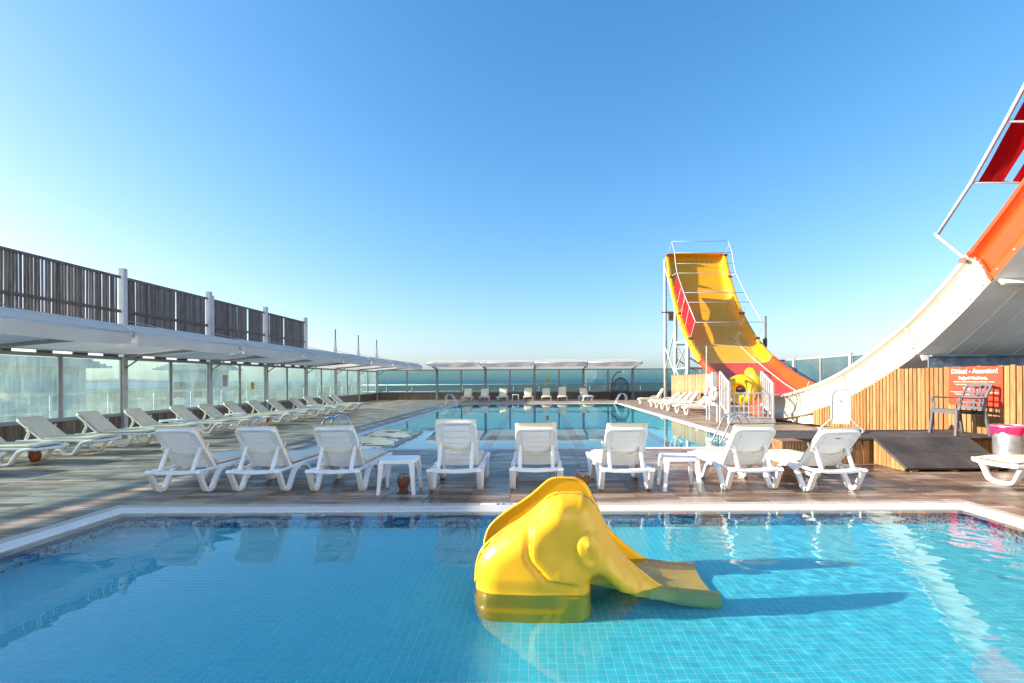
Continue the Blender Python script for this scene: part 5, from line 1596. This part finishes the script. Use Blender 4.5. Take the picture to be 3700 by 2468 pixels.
# ramp
rmp = empty('ramp', (6.22, 7.78, 0), label='black rubber ramp with board sides leading up to the platform', cat='ramp')
sl = atan2(0.375, 0.73)
for i in range(3):
    for j in range(2):
        L2 = sqrt(0.375 ** 2 + 0.73 ** 2) / 2
        tm2 = MB().bbox(-0.257, 0.257, -L2 / 2 + 0.002, L2 / 2 - 0.002, -0.03, 0.0, 0.006).mesh('rubber_tile', MAT['rubber'])
        c = Vector((5.72 + i * 0.518, 7.395, 0.062)) + Vector((0, cos(sl), sin(sl))) * (L2 * (j + 0.5))
        inst('rubber_tile', tm2, rmp, loc=c - Vector((6.22, 7.78, 0)), rot=(sl, 0, 0))
for s, xx in ((0, 5.462), (1, 6.995)):
    for k in range(7):
        y0 = 7.44 + k * 0.098; h = (y0 - 7.395) / 0.73 * 0.375 + 0.0; h2 = (y0 + 0.09 - 7.395) / 0.73 * 0.375
        MB().prism([(y0, 0.012), (y0 + 0.09, 0.012), (y0 + 0.09, h2 + 0.02), (y0, h + 0.02)], (xx - 6.22, -7.78, 0), (0, 1, 0), (0, 0, 1), (0.02, 0, 0)).build('side_board', MAT['pinewood'], rmp)
for xx in (5.6, 6.2, 6.8):
    MB().box(xx - 6.22 - 0.05, xx - 6.22 + 0.05, 7.42 - 7.78, 8.1 - 7.78, 0.0, 0.03).build('runner', MAT['pinewood'], rmp)

# slatted step
cr = empty('slatted_step', (3.88, 7.78, 0), label='small slatted wooden step beside the platform edge, behind the rightmost loungers', cat='step')
for k in range(6):
    MB().box(-0.165, 0.165, -0.185 + k * 0.062, -0.185 + k * 0.062 + 0.055, 0.425, 0.45).build('top_slat', MAT['cratewood'], cr)
for k in range(7):
    xk = -0.16 + k * 0.047
    MB().box(xk, xk + 0.036, -0.18, -0.16, 0.02, 0.422).build('front_slat', MAT['cratewood'], cr)
    yk = -0.155 + k * 0.047
    MB().box(-0.163, -0.145, yk, yk + 0.036, 0.02, 0.422).build('side_slat', MAT['cratewood'], cr)
for sx in (-0.14, 0.12):
    for sy in (-0.155, 0.12): MB().box(sx, sx + 0.035, sy, sy + 0.035, 0.0, 0.424).build('corner_leg', MAT['cratewood'], cr)

# arched sign stand
st_ = empty('sign_stand', (5.60, 9.22, 0.43), rad(-26), label='grey tube stand with arched white no-entry notice on the platform', cat='sign stand')
arch = [(-0.30, -0.28, 0.015), (-0.36, -0.02, 0.015), (-0.34, 0.02, 0.03), (-0.17, 0.0, 0.20), (-0.15, 0.0, 0.26), (-0.148, 0.0, 0.60)] + [(-0.148 * cos(rad(q)), 0, 0.62 + 0.155 * sin(rad(q))) for q in range(15, 180, 15)] + [(0.148, 0.0, 0.60), (0.15, 0.0, 0.26), (0.17, 0.0, 0.20), (0.34, 0.02, 0.03), (0.36, -0.02, 0.015), (0.30, -0.28, 0.015)]
MB().tube(smooth_path(arch, 3), 0.0165, 10).build('tube_frame', MAT['pipe'], st_, smooth=True)
bo = [(-0.132, 0.13), (0.132, 0.13), (0.132, 0.62)] + [(0.132 * cos(rad(q)), 0.62 + 0.138 * sin(rad(q))) for q in range(15, 180, 15)] + [(-0.132, 0.62)]
MB().prism(bo, (0, -0.004, 0), (1, 0, 0), (0, 0, 1), (0, 0.008, 0)).build('board', MAT['signwhite'], st_)
def ring2d(r0, r1, cx, cz, n=28):
    mb = MB()
    rings = [[(cx + r * cos(2 * pi * k / n), -0.006, cz + r * sin(2 * pi * k / n)) for r in (r0, r1)] for k in range(n + 1)]
    return mb.quadstrip(rings, closed=False, cap=False)
fr_ = MB(); a_ = rrect(0.092, 0.075, 0.012, 3); b_i = rrect(0.087, 0.070, 0.010, 3)
rg = [[(p[0], -0.0062, 0.555 + p[1]), (q[0], -0.0062, 0.555 + q[1])] for p, q in zip(a_ + a_[:1], b_i + b_i[:1])]
fr_.quadstrip(rg, closed=False, cap=False).build('printed_frame', MAT['print_red'], st_)
ring2d(0.042, 0.050, 0, 0.555).build('printed_circle', MAT['print_red'], st_)
MB().box(-0.046, 0.046, -0.0066, -0.0052, -0.004, 0.004, Matrix.Translation((0, 0, 0.555)) @ Matrix.Rotation(rad(52), 4, 'Y')).build('printed_slash', MAT['print_red'], st_)
MB().prism([(-0.012, -0.03), (0.010, -0.03), (0.012, 0.0), (0.006, 0.012), (-0.004, 0.028), (-0.014, 0.022), (-0.008, 0.004)], (0, -0.0055, 0.555), (1, 0, 0), (0, 0, 1), (0, 0.001, 0)).build('printed_figure', MAT['print_red'], st_)
tx_ = MB(); rr = random.Random(4)
for z in (0.452, 0.440, 0.428, 0.414, 0.378, 0.366, 0.354, 0.342, 0.330, 0.290, 0.278, 0.266, 0.252):
    w = rr.uniform(0.06, 0.105); x0 = -w
    while x0 < w:
        ww = rr.uniform(0.008, 0.022); tx_.box(x0, min(w, x0 + ww), -0.0056, -0.0042, z - 0.0022, z + 0.0022); x0 += ww + 0.005
tx_.build('printed_lines', MAT['print_grey'], st_, kind='stuff')
for sx in (-1, 1):
    MB().lathe([(0, 0.006), (0.012, 0.004), (0.014, 0)], 10).build('screw_cap', MAT['galv'], st_, loc=(sx * 0.118, -0.005, 0.52), rot=(rad(90), 0, 0))

# bin with pink liner
bn = empty('litter_bin', (7.17, 7.58, 0), label='dented galvanised litter bin with a bright pink liner', cat='bin')
def bin_fn(a, b_):
    an = 2 * pi * a; z = 0.62 * b_
    r = 0.185 + 0.022 * b_ + 0.004 * mnoise.noise(Vector((cos(an) * 2, sin(an) * 2, z * 5)))
    return (r * cos(an), r * sin(an), z)
MB().grid(36, 12, bin_fn).build('bin_body', MAT['galv'], bn, smooth=True)
def bl_fn(a, b_):
    an = 2 * pi * a
    prof = [(0.16, 0.42), (0.19, 0.60), (0.215, 0.665), (0.236, 0.66), (0.232, 0.62), (0.222, 0.555 + 0.018 * sin(an * 4) + 0.01 * sin(an * 11))]
    s = b_ * 5; i = min(4, int(s)); f = s - i
    r = prof[i][0] * (1 - f) + prof[i + 1][0] * f + 0.004 * sin(an * 17 + b_ * 9) * b_; z = prof[i][1] * (1 - f) + prof[i + 1][1] * f
    return (r * cos(an), r * sin(an), z)
MB().grid(64, 15, bl_fn).build('bin_liner', MAT['pink'], bn, smooth=True)
MB().torus(0.226, 0.010, Matrix.Translation((0, 0, 0.668)), 36, 8).build('wire_rim', MAT['galv'], bn, smooth=True)

# ------------------------------------------------------------------ gate and steps to the slide landing
gt = empty('stair_railing', (6.5, 15.6, 0), label='white steel railing and steps holding the yellow rings, at the slide landing', cat='railing')
GO = Vector((6.5, 15.6, 0))
def g_(mb, nm, mat='whitemetal', **kw):
    mb.v = [(p[0] - GO.x, p[1] - GO.y, p[2]) for p in mb.v]; return mb.build(nm, MAT[mat], gt, **kw)
X0, X1, Y0, Y1 = 5.83, 7.15, 15.2, 15.95
for z in (0.97, 0.22): g_(MB().box(X0, X1, Y0 - 0.02, Y0 + 0.02, z - 0.02, z + 0.02), 'front_rail')
for k in range(1, 9):
    x = X0 + (X1 - X0) * k / 9; g_(MB().box(x - 0.014, x + 0.014, Y0 - 0.014, Y0 + 0.014, 0.24, 0.95), 'baluster')
for x in (X0, X1):
    g_(MB().box(x - 0.03, x + 0.03, Y0 - 0.03, Y0 + 0.03, 0.0, 1.24), 'post')
    g_(MB().box(x - 0.03, x + 0.03, Y1 - 0.03, Y1 + 0.03, 0.0, 1.62), 'post')
    g_(MB().sweep([(x, Y0 - 0.02, 1.25), (x, Y1 + 0.02, 1.63)], rrect(0.028, 0.022, 0.006), (1, 0, 0)), 'hand_rail')
    g_(MB().sweep([(x, Y0, 0.25), (x, Y1, 0.62)], rrect(0.02, 0.02, 0.006), (1, 0, 0)), 'base_rail')
    for k in range(1, 6):
        f = k / 6; yv = Y0 + (Y1 - Y0) * f
        g_(MB().box(x - 0.012, x + 0.012, yv - 0.012, yv + 0.012, 0.25 + 0.37 * f, 1.24 + 0.38 * f), 'baluster')
for k, (yv, z) in enumerate(((15.28, 0.19), (15.52, 0.36), (15.78, 0.55))):
    g_(MB().box(X0 + 0.05, X1 - 0.05, yv, yv + (0.25 if k < 2 else 1.25), z - 0.04, z), 'tread')
g_(MB().box(X0 - 0.05, X1 + 0.05, Y0 - 0.06, Y0 + 0.05, 0.05, 0.17), 'base_beam')
for x in (X0 + 0.1, X1 - 0.12): g_(MB().box(x - 0.14, x + 0.14, Y0 - 0.10, Y0 + 0.1, 0.0, 0.048), 'foot_block', 'kickwood')
g_(MB().box(X0, X1, 17.0, 17.04, 0.0, 1.05), 'rear_panel')
g_(MB().tube(smooth_path([(7.15, 15.95, 1.60), (7.30, 15.95, 1.60), (7.42, 15.95, 1.52), (7.40, 15.95, 1.40), (7.30, 15.95, 1.33)], 4), 0.018, 8), 'grab_hoop', 'chairgrey', smooth=True)
# rings
def ring_obj(loc, axis, label, mat, R=0.33, r=0.175, seam=True):
    t_ = empty('swim_ring', loc, label=label, cat='swim ring', group='inflatable rings at the landing')
    M = Vector(axis).normalized().to_track_quat('Z', 'Y').to_matrix().to_4x4()
    MB().torus(R, r, M, 48, 18).build('tube', MAT[mat], t_, smooth=True)
    if seam: MB().torus(R + r, 0.006, M, 48, 6).build('seam', MAT[mat], t_, smooth=True)
    MB().lathe([(0.0, 0.03), (0.014, 0.03), (0.016, 0.0)], 10).build('valve', MAT['blackmetal'], t_, loc=M @ Vector((R * cos(0.9), R * sin(0.9), r - 0.003)), rot=M.to_euler())
    return t_
ring_obj((6.60, 16.22, 1.04), (-0.50, -0.80, 0.10), 'big yellow inflatable ring facing the pool, behind the white railing', 'ringyellow')
ring_obj((7.14, 16.45, 1.28), (0.90, -0.22, 0.36), 'big yellow inflatable ring leaning edge-on beside the slide', 'ringyellow', 0.36, 0.17)
ring_obj((6.86, 16.72, 1.03), (-0.45, -0.85, 0.05), 'grey-blue inflatable ring hidden behind the yellow one', 'ringblue')
# rules board and life ring
rbd = empty('rules_board', (5.80, 16.75, 0), label='tall white rules board with blue border on the railing, beside the sunny loungers', cat='notice board')
MB().box(0.0, 0.015, -0.55, 0.55, 0.57, 1.57).build('board', MAT['signwhite'], rbd)
for a0, a1, z0, z1 in ((-0.53, 0.53, 1.545, 1.555), (-0.53, 0.53, 0.585, 0.595), (-0.53, -0.52, 0.595, 1.545), (0.52, 0.53, 0.595, 1.545)):
    MB().box(-0.003, 0.0, a0, a1, z0, z1).build('printed_border', MAT['print_blue'], rbd)
tx_ = MB(); rr = random.Random(9)
for k in range(15):
    z = 1.37 - k * 0.052
    if k in (4,): continue
    w = rr.choice((0.44, 0.44, 0.36, 0.22)); x0 = 0.46
    while x0 > 0.46 - 2 * w:
        ww = rr.uniform(0.03, 0.10); tx_.box(-0.003, 0.0, max(0.46 - 2 * w, x0 - ww), x0, z - 0.009, z + 0.009); x0 -= ww + 0.02
tx_.build('printed_lines', MAT['print_dark'], rbd, kind='stuff')
for yv in (-0.5, 0.5): MB().box(0.018, 0.05, yv - 0.03, yv + 0.03, 0.0, 1.6).build('post', MAT['whitemetal'], rbd)
MB().tube([(0.03, 0.52, 1.6), (0.03, 0.50, 2.55)], 0.018, 6).build('rod', MAT['pipe'], rbd)
MB().box(-0.16, -0.01, -0.62, -0.53, 1.0, 1.62).build('side_box', MAT['whitemetal'], rbd)
lf = empty('life_ring', (5.66, 16.28, 0.93), label='pale orange life ring with blue bands hanging on the rules board', cat='life ring')
M = Vector((-1, -0.55, 0.05)).normalized().to_track_quat('Z', 'Y').to_matrix().to_4x4()
MB().torus(0.215, 0.072, M, 36, 12).build('ring', MAT['liferod'], lf, smooth=True)
for q in (20, 110, 200, 290):
    c_ = M @ Vector((0.215 * cos(rad(q)), 0.215 * sin(rad(q)), 0)); tdir = M.to_3x3() @ Vector((-sin(rad(q)), cos(rad(q)), 0))
    M2 = Matrix.Translation(c_) @ tdir.to_track_quat('Z', 'Y').to_matrix().to_4x4()
    MB().quadstrip([[M2 @ Vector((0.077 * cos(2 * pi * k / 12), 0.077 * sin(2 * pi * k / 12), z)) for k in range(12)] for z in (-0.022, 0.022)], True, False).build('band', MAT['blueband'], lf, smooth=True)
MB().tube(smooth_path([M @ Vector((0.30 * cos(rad(q)), 0.30 * sin(rad(q)) - (0.03 if q > 180 else 0), 0.02)) for q in range(110, 300, 19)], 3), 0.008, 5).build('grab_line', MAT['blueband'], lf)

# screen of thin poles behind the sunny loungers
pfn = empty('pole_screen', (7.42, 24.8, 0), label='screen of thin pale wooden poles behind the sunny loungers', cat='fence')
pm = [MB().tube([(0, 0, 0), (0, 0, h)], rr_, 8).mesh('pole', MAT['polewood'], True) for h, rr_ in ((1.60, 0.034), (1.63, 0.040), (1.58, 0.030), (1.64, 0.036))]
yv = 22.0
while yv < 27.62:
    inst('pole', random.choice(pm), pfn, loc=(random.uniform(-0.015, 0.015), yv - 24.8, 0), rot=(rad(random.uniform(-0.7, 0.7)), 0, 0)); yv += random.uniform(0.066, 0.078)
for z in (0.4, 1.25): MB().tube([(0.05, -2.8, z), (0.05, 2.8, z)], 0.03, 6).build('rail', MAT['polewood'], pfn)

# hanging egg chair
eg = empty('egg_chair', (5.74, 34.9, 0), label='grey wicker hanging egg chair on a black stand by the far glass', cat='egg chair')
stp = [(-0.62, 0.0, 0.05), (-0.60, 0, 0.6), (-0.57, 0, 1.2), (-0.45, 0, 1.62), (-0.22, 0, 1.88), (0.0, 0, 1.95), (0.06, 0, 1.945)]
MB().tube(smooth_path(stp, 5), 0.034, 8).build('pole', MAT['blackmetal'], eg, smooth=True)
MB().box(-0.78, 0.45, -0.05, 0.05, 0, 0.045).box(-0.70, -0.60, -0.5, 0.5, 0.003, 0.048).box(0.30, 0.40, -0.4, 0.4, 0.003, 0.048).build('base', MAT['blackmetal'], eg)
MB().tube([(0, 0, 1.55), (0, 0, 1.945)], 0.010, 5).build('chain', MAT['steel'], eg)
def egg(th, ph):
    r = sin(th); z = cos(th)
    w = 0.60 * r * (1.0 - 0.16 * z)
    return Vector((0.02 + w * cos(ph), w * 0.85 * sin(ph), 0.94 + 0.62 * z))
bk = MB()
for k in range(28):
    ph = 2 * pi * k / 28
    if 3.9 < ph < 5.5:
        bk.tube([egg(rad(q), ph) for q in range(118, 179, 10)], 0.010, 4)
    else: bk.tube([egg(rad(q), ph) for q in range(4, 179, 10)], 0.010, 4)
for q in range(12, 176, 5):
    th = rad(q)
    if q < 118: bk.tube([egg(th, rad(a)) for a in range(-42, 223, 12)], 0.008, 4)
    else: bk.tube([egg(th, rad(a)) for a in range(0, 360, 12)], 0.008, 4, closed=True)
bk.build('basket', MAT['wicker'], eg, kind='stuff')
MB().tube([egg(rad(q), rad(-42)) for q in range(4, 122, 8)] , 0.022, 6).build('rim', MAT['wicker'], eg, smooth=True)
MB().tube([egg(rad(q), rad(222)) for q in range(4, 122, 8)] , 0.022, 6).build('rim', MAT['wicker'], eg, smooth=True)
MB().lathe([(0, 0.0), (0.42, 0.02), (0.47, 0.10), (0.42, 0.18), (0, 0.2)], 20, (0.02, 0, 0.42)).build('cushion', MAT['cushion_grey'], eg, smooth=True)

# ------------------------------------------------------------------ notices on the glass
def notice(loc, rz, w, h, mat, label, tri=False, lines=0):
    t_ = empty('notice', loc, rz, label=label, cat='notice', group='notices on the glass walls')
    MB().box(-w / 2, w / 2, -0.004, 0.0, -h / 2, h / 2).build('sheet', MAT[mat], t_)
    if tri:
        s = w * 0.36; o = []
        for r in (1.0, 0.72): o.append([(s * r * cos(rad(a)), s * r * sin(rad(a))) for a in (90, 210, 330)])
        mb = MB().quadstrip([[(o[0][k % 3][0], -0.0065, o[0][k % 3][1] + h * 0.16), (o[1][k % 3][0], -0.0065, o[1][k % 3][1] + h * 0.16)] for k in range(4)], closed=False, cap=False)
        mb.build('printed_triangle', MAT['print_dark'], t_)
        MB().box(-w * 0.03, w * 0.03, -0.0065, -0.0045, h * 0.10, h * 0.24).build('printed_mark', MAT['print_dark'], t_)
        for k in range(2): MB().box(-w * 0.32, w * 0.32, -0.0065, -0.0045, -h * (0.16 + 0.12 * k) - h * 0.03, -h * (0.16 + 0.12 * k) + h * 0.03).build('printed_line', MAT['print_red' if k == 0 else 'print_dark'], t_)
    for k in range(lines):
        z = h * (0.32 - 0.6 * k / max(1, lines - 1))
        MB().box(-w * 0.36, w * 0.36, -0.0065, -0.0045, z - 0.004, z + 0.004).build('printed_line', MAT['print_grey'], t_)
notice((WX_L + 0.003, 20.56, 1.22), rad(90), 0.24, 0.30, 'signyellow', 'yellow warning sticker with a triangle on the long glass wall', tri=True)
notice((WX_L + 0.003, 18.75, 1.43), rad(90), 0.31, 0.43, 'cushion_paper' if 'cushion_paper' in MAT else 'plastic_warm', 'pale paper notice on the long glass wall', lines=6)
notice((0.66, WY_B + 0.004, 1.36), 0, 0.22, 0.31, 'signyellow', 'yellow warning sticker with a triangle on the far glass wall', tri=True)
nt = notice((-0.28, WY_B - 0.092, 2.0), 0, 0.22, 0.30, 'signwhite', 'small white no-smoking notice on the middle post of the far wall', lines=0)
t_ = bpy.data.objects[[o.name for o in bpy.data.objects if o.get('label', '').startswith('small white no-smoking')][0]]
ring2d(0.05, 0.062, 0, 0.05, 18).build('printed_circle', MAT['print_red'], t_)
MB().box(-0.055, 0.055, -0.0066, -0.0046, -0.005, 0.005, Matrix.Translation((0, 0, 0.05)) @ Matrix.Rotation(rad(-45), 4, 'Y')).build('printed_slash', MAT['print_red'], t_)
for k in range(2): MB().box(-0.08, 0.08, -0.0066, -0.0046, -0.07 - 0.035 * k, -0.06 - 0.035 * k).build('printed_line', MAT['print_grey'], t_)

# a bird high above the slide
bd = MB()
bd.quadstrip([[(x, -0.02, z), (x, 0.03, z + 0.004), (x, 0.08, z)] for x, z in ((-0.32, 0.06), (-0.16, 0.10), (0, 0.0), (0.16, 0.10), (0.32, 0.06))], closed=False, cap=False)
bd.tube([(0, -0.14, 0), (0, -0.05, 0.0), (0, 0.10, 0.0), (0, 0.2, 0.01)], [0.01, 0.035, 0.03, 0.012], 6)
bd.build('bird', MAT['blackmetal'], loc=(21.8, 60, 44.9), rot=(0, 0, 0.5), scale=(0.5, 0.5, 0.5), label='tiny dark bird gliding high in the blue sky', cat='bird')
# ------------------------------------------------------------------ sunlight focused through the water reaches these
for o in receivers:
    if o.type == 'MESH': o.cycles.is_caustics_receiver = True
